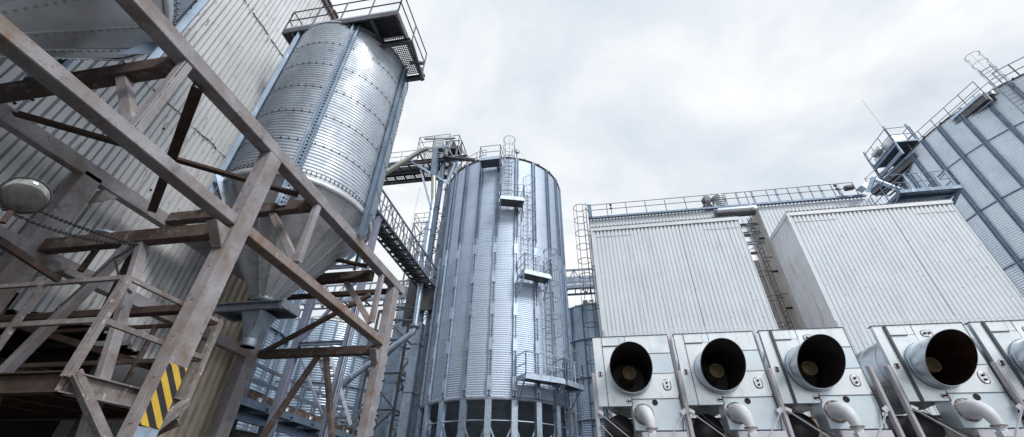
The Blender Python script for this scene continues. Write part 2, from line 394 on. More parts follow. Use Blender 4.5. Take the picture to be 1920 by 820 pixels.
# posts between the two chords, knee braces up to the cross beams
for y in (2.85, 6.47, 9.86):
    fpart('post', lambda b: b.lbar((FX - .09, y, 3.95), (FX - .09, y, 5.41), .13, .02), 'frame_paint')
    yy = y if y < 9 else 9.65
    fpart('brace', lambda b: b.bar((FX - .12, y, 3.95), (FX - 1.16, yy - .0, 5.30), .12, .16), 'frame_paint')
# plan bracing and the sway braces
for p, q, w_ in [((-9.2, 3.15, 5.36), (-5.7, 5.95, 5.36), .09), ((-5.65, 3.19, 5.38), (-9.3, 5.95, 5.34), .11), ((-9.3, 6.6, 5.36), (-5.7, 9.2, 5.36), .08),
                 ((-9.2, 10.0, 5.2), (-5.8, 9.4, 5.2), .1)]:
    fpart('brace', lambda b: b.lbar(p, q, w_ * 1.5, .02), 'dark_rust')
for y, z, zb in ((4.82, 3.56, -.6), (10.75, 3.4, -.2)):
    for e in (FX - .3, BX + .15):
        fpart('brace', lambda b: b.bar((-7.4 + (.12 if e > -7 else -.12), y, z), (e + (-.1 if e > -7 else .1), y, zb), .15, .12), 'frame_brown' if y > 6 else 'frame_paint')
fpart('brace', lambda b: b.bar((-6.3, 10.7, 5.2), (-9.25, 10.6, 3.5), .13, .12), 'frame_brown')
fpart('brace', lambda b: b.bar((-7.5, 4.9, 3.6), (-9.3, 6.3, 2.2), .12, .12), 'frame_brown')
fpart('brace', lambda b: b.bar((-9.3, 2.7, 5.3), (-8.0, 2.85, 5.35), .12, .2), 'frame_brown')
for (x, y, z, sg) in [(FX - .13, 4.72, 3.62, -1), (FX - .13, 10.55, 3.4, -1), (BX + .02, 4.95, 5.1, 1), (BX + .02, 4.98, 3.5, 1)]:
    fpart('gusset', lambda b: b.add([(x - .1, y, z), (x - .1, y + .3 * sg, z), (x - .1, y, z - .35), (x + .1, y, z), (x + .1, y + .3 * sg, z), (x + .1, y, z - .35)], [(0, 1, 2), (3, 5, 4), (0, 3, 4, 1), (1, 4, 5, 2), (0, 2, 5, 3)]))

# ------------------------------------------------------------------ access platform with rails beside the hazard leg
pf = thing('access_platform', 'low steel access platform with pale rusty guard rails beside the hazard striped leg', 'platform', (-7.3, 4.7, G))
X0, Y0p, Y1p, ZD = -5.85, 3.94, 5.60, 1.21
b = MB()
b.ibar((X0 - .06, Y0p, ZD - .14), (X0 - .06, Y1p, ZD - .14), .13, .24, .02); b.build('edge_channel', 'rail_paint', pf, .006)
b = MB(); b.ibar((X0, Y0p + .06, ZD - .14), (-9.6, Y0p + .06, ZD - .14), .13, .24, .02); b.build('edge_channel', 'dark_rust', pf, .006)
b = MB(); b.ibar((X0 - .2, Y1p, ZD - .14), (-9.6, Y1p, ZD - .14), .13, .24, .02); b.build('edge_channel', 'dark_rust', pf)
b = MB()
for k in range(9): b.box(-9.6, X0 - .14, Y0p + .16 + k * .16, Y0p + .30 + k * .16, ZD - .03, ZD)
for k in range(5): b.ibar((-6.6 - k * .75, Y0p + .1, ZD - .12), (-6.6 - k * .75, Y1p - .1, ZD - .12), .08, .14)
b.build('deck', 'dark_rust', pf)
HR = 1.165
for p in [(X0, Y0p), (X0, 5.57)]:
    b = MB(); b.lbar((p[0], p[1], ZD - (.1 if p[1] < 5 else .15)), (p[0], p[1], ZD + HR), .085, .014); b.build('rail_post', 'rail_paint', pf, .004)
for x, y in [(-7.2, Y0p), (-8.55, Y0p), (-9.5, Y0p), (-7.1, Y1p), (-8.4, Y1p), (-9.5, Y1p)]:
    b = MB(); b.bar((x, y, ZD), (x, y, ZD + HR), .065); b.build('rail_post', 'rail_paint' if y < 5 else 'frame_brown', pf, .004)
for (z, w_) in ((HR, .05), (.58, .055)):
    b = MB(); b.bar((X0, Y0p, ZD + z), (X0, Y1p, ZD + z), w_, w_ * 1.25); b.build('guard_rail', 'rail_paint', pf, .004)
    b = MB(); b.bar((X0, Y0p, ZD + z), (-9.6, Y0p, ZD + z), w_, w_ * 1.25); b.build('guard_rail', 'rail_paint', pf, .004)
    b = MB(); b.bar((X0 - .1, Y1p, ZD + z), (-9.6, Y1p, ZD + z), w_, w_ * 1.25); b.build('guard_rail', 'frame_brown' if z < 1 else 'dark_rust', pf, .004)
b = MB(); b.lbar((X0 + .02, Y0p + .06, ZD - .02), (X0 + .17, 4.72, .48), .14, .02); b.bar((X0 - .02, Y0p + .08, ZD - .02), (X0 + .13, 4.72, .48), .06); b.build('strut', 'rail_paint', pf, .005)
b = MB(); b.bar((X0, Y1p, ZD - .05), (X0 + .17, 5.1, .72), .10, .12); b.build('strut', 'rail_paint', pf, .005)
b = MB(); b.bar((X0 - .1, Y1p + .1, ZD - .3), (X0 - .9, 5.0, ZD - 1.1), .1); b.bar((-6.9, Y0p + .1, ZD - .2), (-6.5, 4.6, G), .12); b.bar((-7.5, Y1p, ZD - .2), (-7.5, Y1p, G), .13); b.build('strut', 'frame_brown', pf)

# ------------------------------------------------------------------ hopper silos on the frame
def corr_prof(R, z0, z1, pitch, amp, seg=4):
    n = int((z1 - z0) / pitch * seg); return [(R + amp * cos(2 * PI * i / seg), z0 + (z1 - z0) * i / n) for i in range(n + 1)]
RIBS = [31 + 60 * k for k in range(6)]
def around(c, R, deg):      # angle measured from the -y side towards +x
    a = rad(deg); return V((c[0] + R * sin(a), c[1] - R * cos(a), 0))
def bolts_circle(b, c, R, z, n, s=.012, m=0, stand=.02):
    for k in range(n):
        a = 2 * PI * k / n; p = V((c[0] + (R + stand / 2) * cos(a), c[1] + (R + stand / 2) * sin(a), z)); o = V((cos(a), sin(a), 0)); t = V((-sin(a), cos(a), 0))
        b.ob(p, o * stand, t * s, ZUP * s, m)
def hopper_silo(cx, cy, label, zt=12.75):
    R = 1.95; zc = 6.42; c = (cx, cy, 0)
    s = thing('hopper_silo', label, 'silo', (cx, cy, G), 'hopper silos carried by the rusty frame')
    b = MB(); b.lathe(c, corr_prof(R, zc, zt, .104, .016), 112)
    b.lathe(c, [(R - .02, zt), (R + .03, zt), (R + .035, zt + .05), (.2, zt + .7)], 112)
    z = zc + 1.04
    while z < zt - .2:
        bolts_circle(b, c, R + .006, z, 60, .012, 1); b.lathe(c, [(R + .017, z - .02), (R + .022, z - .018), (R + .022, z + .018), (R + .017, z + .02)], 112, 1, False) if False else None
        b.lathe(c, [(R + .0165, z - .03), (R + .0185, z - .028), (R + .0185, z - .022), (R + .0165, z - .02)], 112, 1)
        z += 1.04
    bolts_circle(b, c, R + .02, zc + .06, 110, .013, 1)
    bolts_circle(b, c, R + .02, zc + .13, 110, .013, 1)
    b.build('shell', ['silo_old', 'bolt_gap_dark'], s)
    b = MB(); b.lathe(c, [(R - .03, zc - .16), (R + .018, zc - .14), (R + .022, zc + .02), (R - .01, zc + .03)], 112)
    b.lathe(c, [(R - .02, zc - .12), (.24, 3.86)], 48)
    for k in range(16):
        a = 2 * PI * (k + .3) / 16; o = V((cos(a), sin(a), 0)); t = V((-sin(a), cos(a), 0))
        p0 = V(c) + o * (R - .02) + ZUP * (zc - .14); p1 = V(c) + o * .26 + ZUP * 3.9; d = (p1 - p0); L = d.length; d.normalize(); nn = t.cross(d).normalized()
        if nn.dot(o) < 0: nn = -nn
        b.ob((p0 + p1) / 2 + nn * .004, d * L / 2, t * .035, nn * .007)
        n = int(L / .1)
        for i in range(n):
            p = p0 + d * (i + .5) * .1 + nn * .016
            b.ob(p, d * .015, t * .015, nn * .011, 1)
    b.build('cone', ['cone_old', 'bolt_pale'], s)
    b = MB(); b.lathe(c, [(.27, 3.82), (.30, 3.82), (.30, 3.95), (.26, 3.97)], 32); b.build('collar', 'galv_dull', s)
    # sliding gate below the cone
    b = MB(); b.box(cx - .95, cx + .75, cy - .32, cy - .27, 3.56, 3.74); b.box(cx - .95, cx + .75, cy + .27, cy + .32, 3.56, 3.74)
    b.box(cx - .95, cx + .75, cy - .27, cy + .27, 3.70, 3.735); b.box(cx - .96, cx - .90, cy - .34, cy + .34, 3.54, 3.76); b.box(cx + .70, cx + .78, cy - .36, cy + .36, 3.60, 3.80)
    b.box(cx - .95, cx + .78, cy - .38, cy - .32, 3.72, 3.75); b.box(cx - .95, cx + .78, cy - .38, cy - .32, 3.55, 3.575)
    for k in range(14): b.box(cx - .85 + k * .115, cx - .83 + k * .115, cy - .385, cy - .375, 3.62, 3.64)
    gt = b.build('slide_gate', 'galv_dull', s)
    # spout
    b = MB(); N = 24; vs = []; prof = [(.30, 3.56, 1), (.15, 2.98, 0), (.15, 2.80, 0)]
    for r, z, sq in prof:
        for k in range(N):
            a = 2 * PI * (k + .5) / N; q = r / max(abs(cos(a)), abs(sin(a))) if sq else r; vs.append((cx + q * cos(a), cy + q * sin(a), z))
    b.add(vs, [(i * N + k, i * N + (k + 1) % N, (i + 1) * N + (k + 1) % N, (i + 1) * N + k) for i in range(2) for k in range(N)], 0, False)
    b.lathe((cx, cy, 0), [(.15, 2.80), (.155, 2.80), (.162, 2.83), (.162, 2.96)], 32); b.lathe((cx, cy, 0), [(.145, 2.80), (.14, 3.4)], 32, 1)
    b.build('spout', ['galv', 'hole_dark'], s)
    for k, dg in enumerate(RIBS):
        p = around(c, R + .06, dg); a = rad(dg); o = V((sin(a), -cos(a), 0)); t = V((cos(a), sin(a), 0))
        b = MB()
        if dg == 31:
            z0 = 5.4
            for sgn in (-1, 1): b.ob(p + t * .085 * sgn + ZUP * (z0 + zt + .1) / 2, t * .03, o * .05, ZUP * (zt + .1 - z0) / 2)
            b.ob(p - o * .02 + ZUP * (z0 + zt) / 2, t * .06, o * .012, ZUP * (zt - z0) / 2)
            z = z0 + .1
            while z < zt: b.ob(p - o * .004 + ZUP * z, t * .022, o * .006, ZUP * .022, 1); z += .12
            z = z0 + .06
            while z < 8: b.ob(p + t * .085 + o * .05 + ZUP * z, t * .012, o * .004, ZUP * .02, 1); z += .1
        else:
            z0 = 5.62
            b.ob(p + ZUP * (z0 + zt + .05) / 2, t * .07, o * .01, ZUP * (zt + .05 - z0) / 2)
            for sgn in (-1, 1): b.ob(p + t * .075 * sgn + o * .035 + ZUP * (z0 + zt + .05) / 2, t * .008, o * .05, ZUP * (zt + .05 - z0) / 2)
            z = 5.8
            while z < zt: b.ob(p + o * .012 + ZUP * z, t * .012, o * .004, ZUP * .018, 1); z += .16
        b.build('leg' if dg != 31 else 'stiffener', ['rib_blue', 'hole_dark'], s)
    # bracket plates from shell to frame
    for dg in RIBS:
        b = MB(); a = rad(dg + 6); o = V((sin(a), -cos(a), 0)); t = V((cos(a), sin(a), 0)); p = V(c) + o * (R - .05)
        b.add([p + ZUP * 6.35 + t * .01, p + o * .28 + ZUP * 6.35 + t * .01, p - o * .25 + ZUP * 5.6 + t * .01, p + ZUP * 6.35 - t * .01, p + o * .28 + ZUP * 6.35 - t * .01, p - o * .25 + ZUP * 5.6 - t * .01], [(0, 1, 2), (3, 5, 4), (0, 3, 4, 1), (1, 4, 5, 2), (2, 5, 3, 0)])
        b.build('bracket', 'galv', s)
    return s
hs = hopper_silo(-7.45, 8.05, 'corrugated hopper silo with riveted cone and spout, whole in view by the ribbed wall')
hopper_silo(-7.45, 1.1, 'hopper silo overhead in the top left corner, only its riveted cone and rim in view')
# platform on top of the whole silo
tp = thing('roof_platform', 'dark grated platform with guard rails on top of the hopper silo', 'platform', (-6.9, 7.3, 12.7))
b = MB(); b.box(-9.0, -4.95, 6.15, 6.2, 12.68, 12.92); b.box(-5.0, -4.92, 6.2, 8.45, 12.62, 12.86); b.box(-9.0, -8.94, 6.2, 7.1, 12.68, 12.92)
for x in (-8.6, -7.6, -6.6, -5.8): b.ibar((x, 6.2, 12.66), (x, 8.4 if x > -7 else 7.1, 12.66), .1, .16)
b.ibar((-6.9, 7.0, 12.52), (-4.8, 7.0, 12.52), .12, .2); b.ibar((-6.9, 8.4, 12.52), (-4.8, 8.4, 12.52), .12, .2); b.build('bearer', 'galv_dark', tp)
b = MB(); grating(b, -8.94, -5.0, 6.2, 7.0, 12.88, .07, t=.02); grating(b, -6.8, -5.0, 7.0, 8.45, 12.86, .07, t=.02); b.box(-8.9, -5.02, 6.25, 6.95, 12.84, 12.85); b.build('grating', 'deck_grid', tp)
b = MB(); railing(b, [(-9.0, 7.1, 12.9), (-9.0, 6.17, 12.9), (-4.95, 6.17, 12.9), (-4.95, 8.45, 12.9)], 1.12, .022, .95, (.56,)); b.box(-9.0, -4.95, 6.165, 6.172, 12.9, 13.02, 1); b.build('guard_rail', ['galv_dark', 'galv'], tp)
b = MB(); b.bar((-5.1, 7.75, 12.5), (-4.6, 7.8, 12.4), .08, .1); b.bar((-4.85, 7.1, 12.75), (-4.8, 8.2, 12.3), .08, .12); b.bar((-4.95, 8.3, 12.9), (-4.8, 8.3, 12.2), .08, .12); b.build('hoist_arm', 'galv_dark', tp)
# pipe stub between the hoppers
b = MB().tube([(-8.9, 2.6, 9.2), (-8.6, 2.9, 5.6)], .17, 16); tag(b.build('drain_pipe', 'galv', loc=(-8.75, 2.75, 5.6)), 'short round metal downpipe behind the overhead cone at top left', 'pipe')

# ------------------------------------------------------------------ flood lamp and chain on the left
lm = thing('flood_lamp', 'round glass floodlight with dull reflector at the far left of the frame', 'lamp', (-5.6, 2.45, 2.2))
lc = V((-5.52, 2.41, 2.52)); ax = V((.62, -.45, -.45)).normalized()
b = MB(); b.lathe(lc, [(.18, 0), (.175, .02), (.135, .045), (.07, .058), (.001, .062)], 40, axis=ax); b.build('lens', 'lamp_glass', lm)
b = MB(); b.lathe(lc, [(.18, .0), (.192, .01), (.192, -.02), (.18, -.03), (.17, -.12), (.08, -.2), (.001, -.21)], 40, axis=ax); b.build('housing', 'galv_dark', lm)
b = MB(); b.tube([lc - ZUP * .2, lc - ZUP * .34 + V((.02, 0, 0))], .025, 8); b.bar(lc + V((-.6, -.8, -.3)), lc + V((-.3, .2, -.38)), .05, .07); b.bar(lc + V((-.3, .2, -.38)), lc + V((-.9, 1.2, -.3)), .05, .07); b.build('bracket', 'dark_rust', lm)
lm2 = thing('disc_lamp', 'small pale dish lamp seen behind the cross beam left of the hazard leg', 'lamp', (-8.6, 4.7, 3.4))
b = MB(); b.lathe((-8.55, 5.1, 3.95), [(.28, 0), (.26, .05), (.001, .1)], 32); b.lathe((-8.55, 5.1, 3.95), [(.28, 0), (.001, -.02)], 32); b.build('dish', 'galv', lm2)
b = MB(); b.tube([(-8.5, 5.0, 3.95), (-8.5, 4.98, 3.2)], .05, 8); b.build('bracket', 'dark_rust', lm2)
def chain(b, a, c, n, sag=0., s=.028):
    a, c = V(a), V(c); prev = None
    for i in range(n):
        t = (i + .5) / n; p = a.lerp(c, t) - ZUP * sag * 4 * t * (1 - t); t2 = t + .5 / n
        q = a.lerp(c, t2) - ZUP * sag * 4 * t2 * (1 - t2); d = (q - p).normalized(); x = d.cross(ZUP).normalized(); y = x.cross(d)
        if i % 2: x, y = y, x
        L = (c - a).length / n * .72; w = s * .5
        b.tube([p + d * L * cos(k * PI / 3) + x * w * sin(k * PI / 3) for k in range(6)], s * .16, 4, closed=True)
b = MB(); A0 = (-5.45, 1.75, 2.42); A1 = (-6.98, 4.55, 3.36)
chain(b, A0, A1, 80, .10, .042); chain(b, (-5.5, 1.8, 2.36), A1, 76, .20, .042); chain(b, A1, (-7.35, 4.6, 3.15), 14, .02, .042)
chain(b, (-7.35, 4.6, 3.15), (-7.6, 4.5, 2.3), 32, 0, .042); chain(b, (-7.3, 4.6, 3.12), (-6.6, 4.6, 2.5), 30, .06, .042)
tag(b.build('chain', 'chain', loc=(-6.5, 3.5, 2.8)), 'dark link chain hung across the steel frame from the floodlight', 'chain')


# ------------------------------------------------------------------ ribbed bin silos
def bin_silo(name, label, c, R, zr, nribs, off, pitch=.1, amp=.011, nseg=160, zb=G, mat_='silo_new', rib='rib_blue', roof='roof_pale', rz=None, seams=(), rings=(), ribw=.21, plates=None, roof_h=None, group=None, ribs_shown=None, roofribs=24, cat='silo', ringr=.16):
    s = thing(name, label, cat, (c[0], c[1], G), group)
    cc = (c[0], c[1], 0); b = MB()
    b.lathe(cc, corr_prof(R, zb, zr, pitch, amp), nseg)
    for z in seams:
        bolts_circle(b, cc, R + amp * .6, z, int(2 * PI * R / .18), .011, 1)
    b.build('shell', [mat_, 'bolt_pale'], s)
    h = roof_h or R * .42
    b = MB(); b.lathe(cc, [(R - .02, zr - .02), (R + .06, zr - .04), (R + .08, zr + .03), (.5, zr + h), (.4, zr + h + .3), (.01, zr + h + .35)], nseg)
    for k in range(roofribs):
        a = 2 * PI * k / roofribs; o = V((cos(a), sin(a), 0)); t = V((-sin(a), cos(a), 0))
        b.bar(V(cc) + o * (R + .05) + ZUP * (zr + .05), V(cc) + o * .5 + ZUP * (zr + h + .03), .05, .07)
        b.ob(V(cc) + o * (R + .06) + ZUP * (zr + .05), o * .04, t * .04, ZUP * .05, 1)
    b.build('roof', [roof, 'bolt_gap_dark'], s)
    for z in rings:
        b = MB(); b.lathe(cc, [(R + .02, z - .035), (R + ringr, z - .035), (R + ringr, z + .035), (R + .02, z + .035)], nseg); b.build('wind_ring', rib, s)
    for k in range(nribs):
        dg = off + 360 / nribs * k
        dg = (dg + 180) % 360 - 180
        if ribs_shown and not (ribs_shown[0] <= dg <= ribs_shown[1]): continue
        a = rad(dg); o = V((sin(a), -cos(a), 0)); t = V((cos(a), sin(a), 0)); p = V(cc) + o * (R + .05)
        b = MB(); w = ribw
        b.ob(p + ZUP * (zb + zr) / 2, t * w * .18, o * .03, ZUP * (zr - zb) / 2)
        zm = 11.8 if plates else zb
        for sg in (-1, 1):
            b.ob(p + t * sg * w * .36 + o * .02 + ZUP * (zm + zr) / 2, t * w * .13, o * .055, ZUP * (zr - zm) / 2, 1)
            if plates: b.ob(p + t * sg * w * .3 + o * .02 + ZUP * (zb + zm) / 2, t * w * .11, o * .05, ZUP * (zm - zb) / 2, 2)
        if plates:
            for z in plates: b.ob(p + o * .06 + ZUP * z, t * w * .5, o * .03, ZUP * .3, 2)
        z = zb + .2
        while z < zr:
            for sg in (-1, 1): b.ob(p + t * sg * w * .36 + o * .076 + ZUP * z, t * .012, o * .003, ZUP * .02, 3)
            z += .22 if R < 5 else .45
        b.build('stiffener', ['rib_blue', rib, 'galv', 'bolt_gap_dark'], s)
    return s
mc = (-4.56, 22.03); MR = 3.8
ms = bin_silo('hopper_bottom_silo', 'tall shiny corrugated silo on legs in the middle, with caged ladders and landings', mc, MR, 17.68, 22, 6.1, zb=3.78, nseg=176,
              seams=[3.95 + .85 * k for k in range(16)], plates=[4.3 + 1.7 * k for k in range(5)], rib='rib_blue', roof='dark_roofs', roof_h=1.5)
b = MB(); b.lathe((*mc, 0), [(MR - .1, 3.6), (MR + .06, 3.6), (MR + .08, 3.64), (MR + .08, 3.72), (MR + .06, 3.76), (MR, 3.78)], 88); b.build('ring_beam', 'galv_dull', ms)
b = MB(); b.lathe((*mc, 0), [(MR - .12, 3.72), (.5, .6), (.5, .2)], 44); b.build('cone', 'galv_dull', ms)
for k in range(22):
    dg = 6.1 + 360 / 22 * k; a = rad(dg); o = V((sin(a), -cos(a), 0)); t = V((cos(a), sin(a), 0)); p = V((*mc, 0)) + o * (MR + .06)
    b = MB()
    for sg in (-1, 1): b.ob(p + o * .09 * sg + ZUP * (G + 3.62) / 2, t * .13, o * .01, ZUP * (3.62 - G) / 2)
    b.ob(p + ZUP * (G + 3.62) / 2, t * .01, o * .08, ZUP * (3.62 - G) / 2); b.build('leg', 'galv', ms)
b = MB()
for k in range(22):
    a0_, a1_ = 6.1 + 360 / 22 * k, 6.1 + 360 / 22 * (k + 1)
    p0, p1 = around(mc, MR - .02, a0_), around(mc, MR - .02, a1_); pm = (p0 + p1) / 2
    b.tube([p0 + ZUP * 2.84, p1 + ZUP * 2.84], .035, 5)
    b.bar(p0 + ZUP * 2.8, pm + ZUP * 1.6, .06); b.bar(p1 + ZUP * 2.8, pm + ZUP * 1.6, .06)
    b.bar(p0 + ZUP * 1.1, pm, .05); b.bar(p1 + ZUP * 1.1, pm, .05)
b.build('leg_bracing', 'galv', ms)
def ladder_on(s, c, R, deg, z0, z1, zc0, name='ladder', stand=.22, w=.42, m='galv_dull', cage_top=None, step=.3, hstep=.9, blue='rib_blue'):
    a = rad(deg); o = V((sin(a), -cos(a), 0)); t = V((cos(a), sin(a), 0)); p = V((c[0], c[1], 0)) + o * (R + stand)
    b = MB()
    for sg in (-1, 1): b.bar(p + t * sg * w / 2 + ZUP * z0, p + t * sg * w / 2 + ZUP * z1, .05, .03, up=o)
    z = z0 + .2
    while z < z1: b.tube([p - t * w / 2 + ZUP * z, p + t * w / 2 + ZUP * z], .017, 5); z += step
    z = z0 + .5
    while z < min(z1, z0 + 30) - .6:
        for sg in (-1, 1): b.bar(p + t * sg * w / 2 + ZUP * z, p + t * sg * w / 2 - o * stand + ZUP * z, .035)
        z += 2.
    lad = b.build(name, m, s)
    b = MB(); cr = .36; q = p + o * .34; zt = cage_top or z1
    def arc(z):
        pts = []
        for i in range(13):
            th = -PI * .78 + 2 * PI * .78 * i / 12; pts.append(q + o * cr * cos(th) + t * cr * sin(th) + ZUP * z)
        return [p - t * w / 2 + ZUP * z] + pts + [p + t * w / 2 + ZUP * z]
    z = zc0; k = 0
    while z <= zt + .01: b.tube(arc(z), .016, 4); z += hstep
    b.tube(arc(zt), .018, 4)
    for i in range(5):
        th = -PI * .6 + 2 * PI * .6 * i / 4; e = q + o * cr * cos(th) + t * cr * sin(th); b.tube([e + ZUP * zc0, e + ZUP * zt], .012, 4)
    b.build('safety_cage', m, lad); return lad
def landing_on(s, c, R, d0, d1, z, depth=.8, rail=1.0, back_gap=True, fascia=.16):
    da = (d0 + d1) / 2; a = rad(da); o = V((sin(a), -cos(a), 0)); t = V((cos(a), sin(a), 0)); p = V((c[0], c[1], 0)) + o * (R + .12); w = (R + .5) * rad(d1 - d0) / 2
    b = MB(); b.ob(p + o * depth / 2 + ZUP * (z - .02), t * w, o * depth / 2, ZUP * .02, 1)
    for sg in (-1, 1): b.ob(p + t * sg * (w + .012) + o * depth / 2 + ZUP * (z - fascia / 2 + .02), t * .01, o * depth / 2, ZUP * fascia / 2)
    b.ob(p + o * (depth + .012) + ZUP * (z - fascia / 2 + .02), t * (w + .02), o * .01, ZUP * fascia / 2)
    for sg in (-1, 1): b.bar(p + t * sg * w * .95 + o * depth * .85 + ZUP * (z - .05), p + t * sg * w * .95 + ZUP * (z - 1.0), .06)
    l = b.build('landing', ['galv', 'galv_dark'], s)
    b = MB(); cs = [p - t * w, p - t * w + o * depth, p + t * w + o * depth, p + t * w]
    railing(b, [q + ZUP * z for q in cs], rail, .024, .9, (.5,), .1); b.build('guard_rail', 'galv', l); return l
landing_on(ms, mc, MR, -8, 8.5, 16.85); landing_on(ms, mc, MR, 8.5, 26, 13.85); landing_on(ms, mc, MR, 24.5, 44, 9.4); 
landing_on(ms, mc, MR, 24, 50, 4.45, .85); landing_on(ms, mc, MR, 50, 68, 4.45, .85)
ladder_on(ms, mc, MR, 14.5, 13.9, 18.3, 16.2, cage_top=18.7); ladder_on(ms, mc, MR, 31, 9.4, 15.2, 11.4, cage_top=15.7); ladder_on(ms, mc, MR, 48, 4.5, 10.7, 6.6, cage_top=11.2)
ladder_on(ms, mc, MR, 64, G, 5.6, .6, cage_top=6.1)
b = MB()
q = around(mc, MR - .3, 17)
b.lathe((q.x + .45, q.y - .2, 18.25), [(.17, 0), (.17, .1), (.001, .12)], 20, axis=(.3, -1, .1)); b.lathe((q.x + .45, q.y - .2, 18.25), [(.17, 0), (.001, -.02)], 20, axis=(.3, -1, .1)); b.bar((q.x + .42, q.y - .15, 17.5), (q.x + .42, q.y - .15, 18.3), .07); b.build('yard_lamp', 'galv', ms)
b = MB(); pts = [around(mc, MR - .25, d) + ZUP * 17.85 for d in (-62, -48, -34, -20, -9)]; railing(b, pts, .95, .02, 1.2, (.5,)); b.build('roof_rail', 'galv_dull', ms)

# background silos
bin_silo('round_silo', 'blue grey ribbed silo with pale conical roof far behind the braced frame', (-24.3, 36.7), 6.0, 13.0, 36, 2, pitch=.2, amp=.02, nseg=120, mat_='silo_far', rings=[10.4, 7.8, 5.2, 2.6], ribw=.18, group='background silos left', ribs_shown=(-100, 110), roofribs=32)
bin_silo('round_silo', 'dark banded ribbed silo showing between the cone spout and the nearest trestle post', (-21.3, 19.5), 4.3, 11.3, 30, 3, pitch=.16, amp=.018, nseg=120, mat_='silo_far', rings=[7.8, 4.6], ribw=.16, group='background silos left', ribs_shown=(-60, 150), roofribs=24)
bin_silo('round_silo', 'distant pale ribbed silo partly hidden by the lattice tower left of the tall middle silo', (-22.2, 46.5), 6.2, 14.0, 36, 4, pitch=.2, amp=.02, nseg=120, mat_='silo_far', rings=[11.2, 8.4, 5.6], ribw=.18, group='background silos left', ribs_shown=(-100, 110), roofribs=32)
sd = bin_silo('round_silo', 'blue grey silo strip in the gap between middle silo and white cladding', (2.0, 38.0), 4.6, 14.2, 26, 5, pitch=.15, amp=.018, nseg=120, mat_='silo_far', rings=[11.2, 8.2, 5.2, 2.2], ribw=.16, ribs_shown=(-100, 100), roofribs=24)
b = MB(); b.box(.3, .75, 34.6, 34.95, 14.75, 15.0); b.box(.9, 1.3, 35.4, 35.7, 15.1, 15.35); b.build('roof_vent', 'galv_dark', sd)

# right hand big silo
rc = (33.1, 25.86); RR = 8.4
rs = bin_silo('round_silo', 'huge blue ribbed silo rising behind the cladding at the right edge', rc, RR, 21.42, 42, -48.8, pitch=.14, amp=.02, nseg=300, rings=[18.62, 15.18, 11.7], ribw=.23, roof='galv_dark', ribs_shown=(-130, 20), roofribs=42, roof_h=3.4, ringr=.05, mat_='silo_right')
ladder_on(rs, rc, RR, -50.5, 18.6, 22.9, 20.6, cage_top=23.8, stand=.5, hstep=.8, w=.5)
b = MB(); pts = [around(rc, RR - .1, d) + ZUP * 21.5 for d in range(-50, 25, 5)]; railing(b, pts, 1.1, .03, 1.0, (.5,)); b.build('roof_rail', 'galv_dull', rs)

# ------------------------------------------------------------------ walkway over the right silo edge with its drive tower
ww = thing('silo_walkway', 'steel walkway with guard rails climbing along the rim of the right silo', 'walkway', (25, 25.5, 21.4))
p0, p1 = V((25.85, 20.9, 21.35)), V((24.1, 30.2, 21.35)); d = (p1 - p0).normalized(); n = V((d.y, -d.x, 0)); 
b = MB(); b.ibar(p0 + ZUP * -.12, p1 + ZUP * -.12, .12, .22); b.ibar(p0 + n * 1.0 + ZUP * -.12, p1 + n * 1.0 + ZUP * -.12, .12, .22)
for k in range(11): q = p0 + (p1 - p0) * k / 10; b.bar(q - ZUP * .15, q + n - ZUP * .15, .07, .1)
b.build('bearer', 'rib_blue', ww)
b = MB(); b.bar(p0 + n * .5 - ZUP * .02, p1 + n * .5 - ZUP * .02, .92, .03); b.bar(p0 + n * .5 - ZUP * .45, p1 + n * .5 - ZUP * .45, .5, .42); b.bar(p0 - ZUP * .38 - n * .05, p1 - ZUP * .38 - n * .05, .35, .5); b.build('conveyor_trough', 'galv_dark', ww)
b = MB(); b.bar(p0 - ZUP * .12 - n * .26, p1 - ZUP * .12 - n * .26, .04, .2); b.build('edge_channel', 'galv', ww)
b = MB(); railing(b, [p0, p1, p1 + n], 1.1, .022, 1.05, (.55,)); railing(b, [p0 + n, p1 + n], 1.1, .02, 1.05, (.55,)); b.build('guard_rail', 'galv_dark', ww)
b = MB(); truss(b, p0 + n * .02 - ZUP * .75, p1 + n * .02 - ZUP * .75, .62, 12, .05); truss(b, p0 + n * .98 - ZUP * .75, p1 + n * .98 - ZUP * .75, .62, 12, .05); b.build('side_truss', 'galv_dull', ww)
b = MB(); b.bar(p0 + V((.3, .6, .0)) - ZUP * .6, p0 + V((-.1, 2.6, .2)) - ZUP * .5, .25, .3); b.bar(p0 + n * .3 - ZUP * .1, p0 + n * 2.4 - ZUP * 1.0 + V((0, -.4, 0)), .35, .3); b.build('chute', 'pipe_metal', ww)
dt = thing('drive_tower', 'boxy conveyor drive with small railed platform halfway up the right silo walkway', 'machine', (24.7, 27.1, 21.4))
b = MB(); b.box(24.0, 25.6, 25.9, 28.8, 22.35, 22.5); b.ibar((24.0, 25.9, 22.2), (24.0, 28.8, 22.2), .12, .28); b.ibar((25.6, 25.9, 22.2), (25.6, 28.8, 22.2), .12, .28); b.box(24.05, 24.15, 26, 28.7, 21.3, 21.6)
for x in (24.05, 25.55):
    for y in (25.95, 28.75): b.bar((x, y, 21.2), (x, y, 24.1), .11)
b.build('platform', 'rib_blue', dt)
b = MB(); railing(b, [(24.0, 28.8, 22.5), (24.0, 25.9, 22.5), (25.6, 25.9, 22.5), (25.6, 28.8, 22.5)], 1.3, .03, 1.1, (.6,)); b.build('guard_rail', 'galv_dull', dt)
b = MB(); b.box(24.3, 25.3, 26.2, 27.3, 22.52, 23.3); b.box(24.2, 25.1, 27.5, 28.5, 22.52, 23.0); b.lathe((24.1, 28.1, 23.1), [(.001, 0), (.26, 0), (.26, .8), (.001, .8)], 20, axis=(0, -1, 0)); b.build('gearbox', 'pipe_metal', dt)
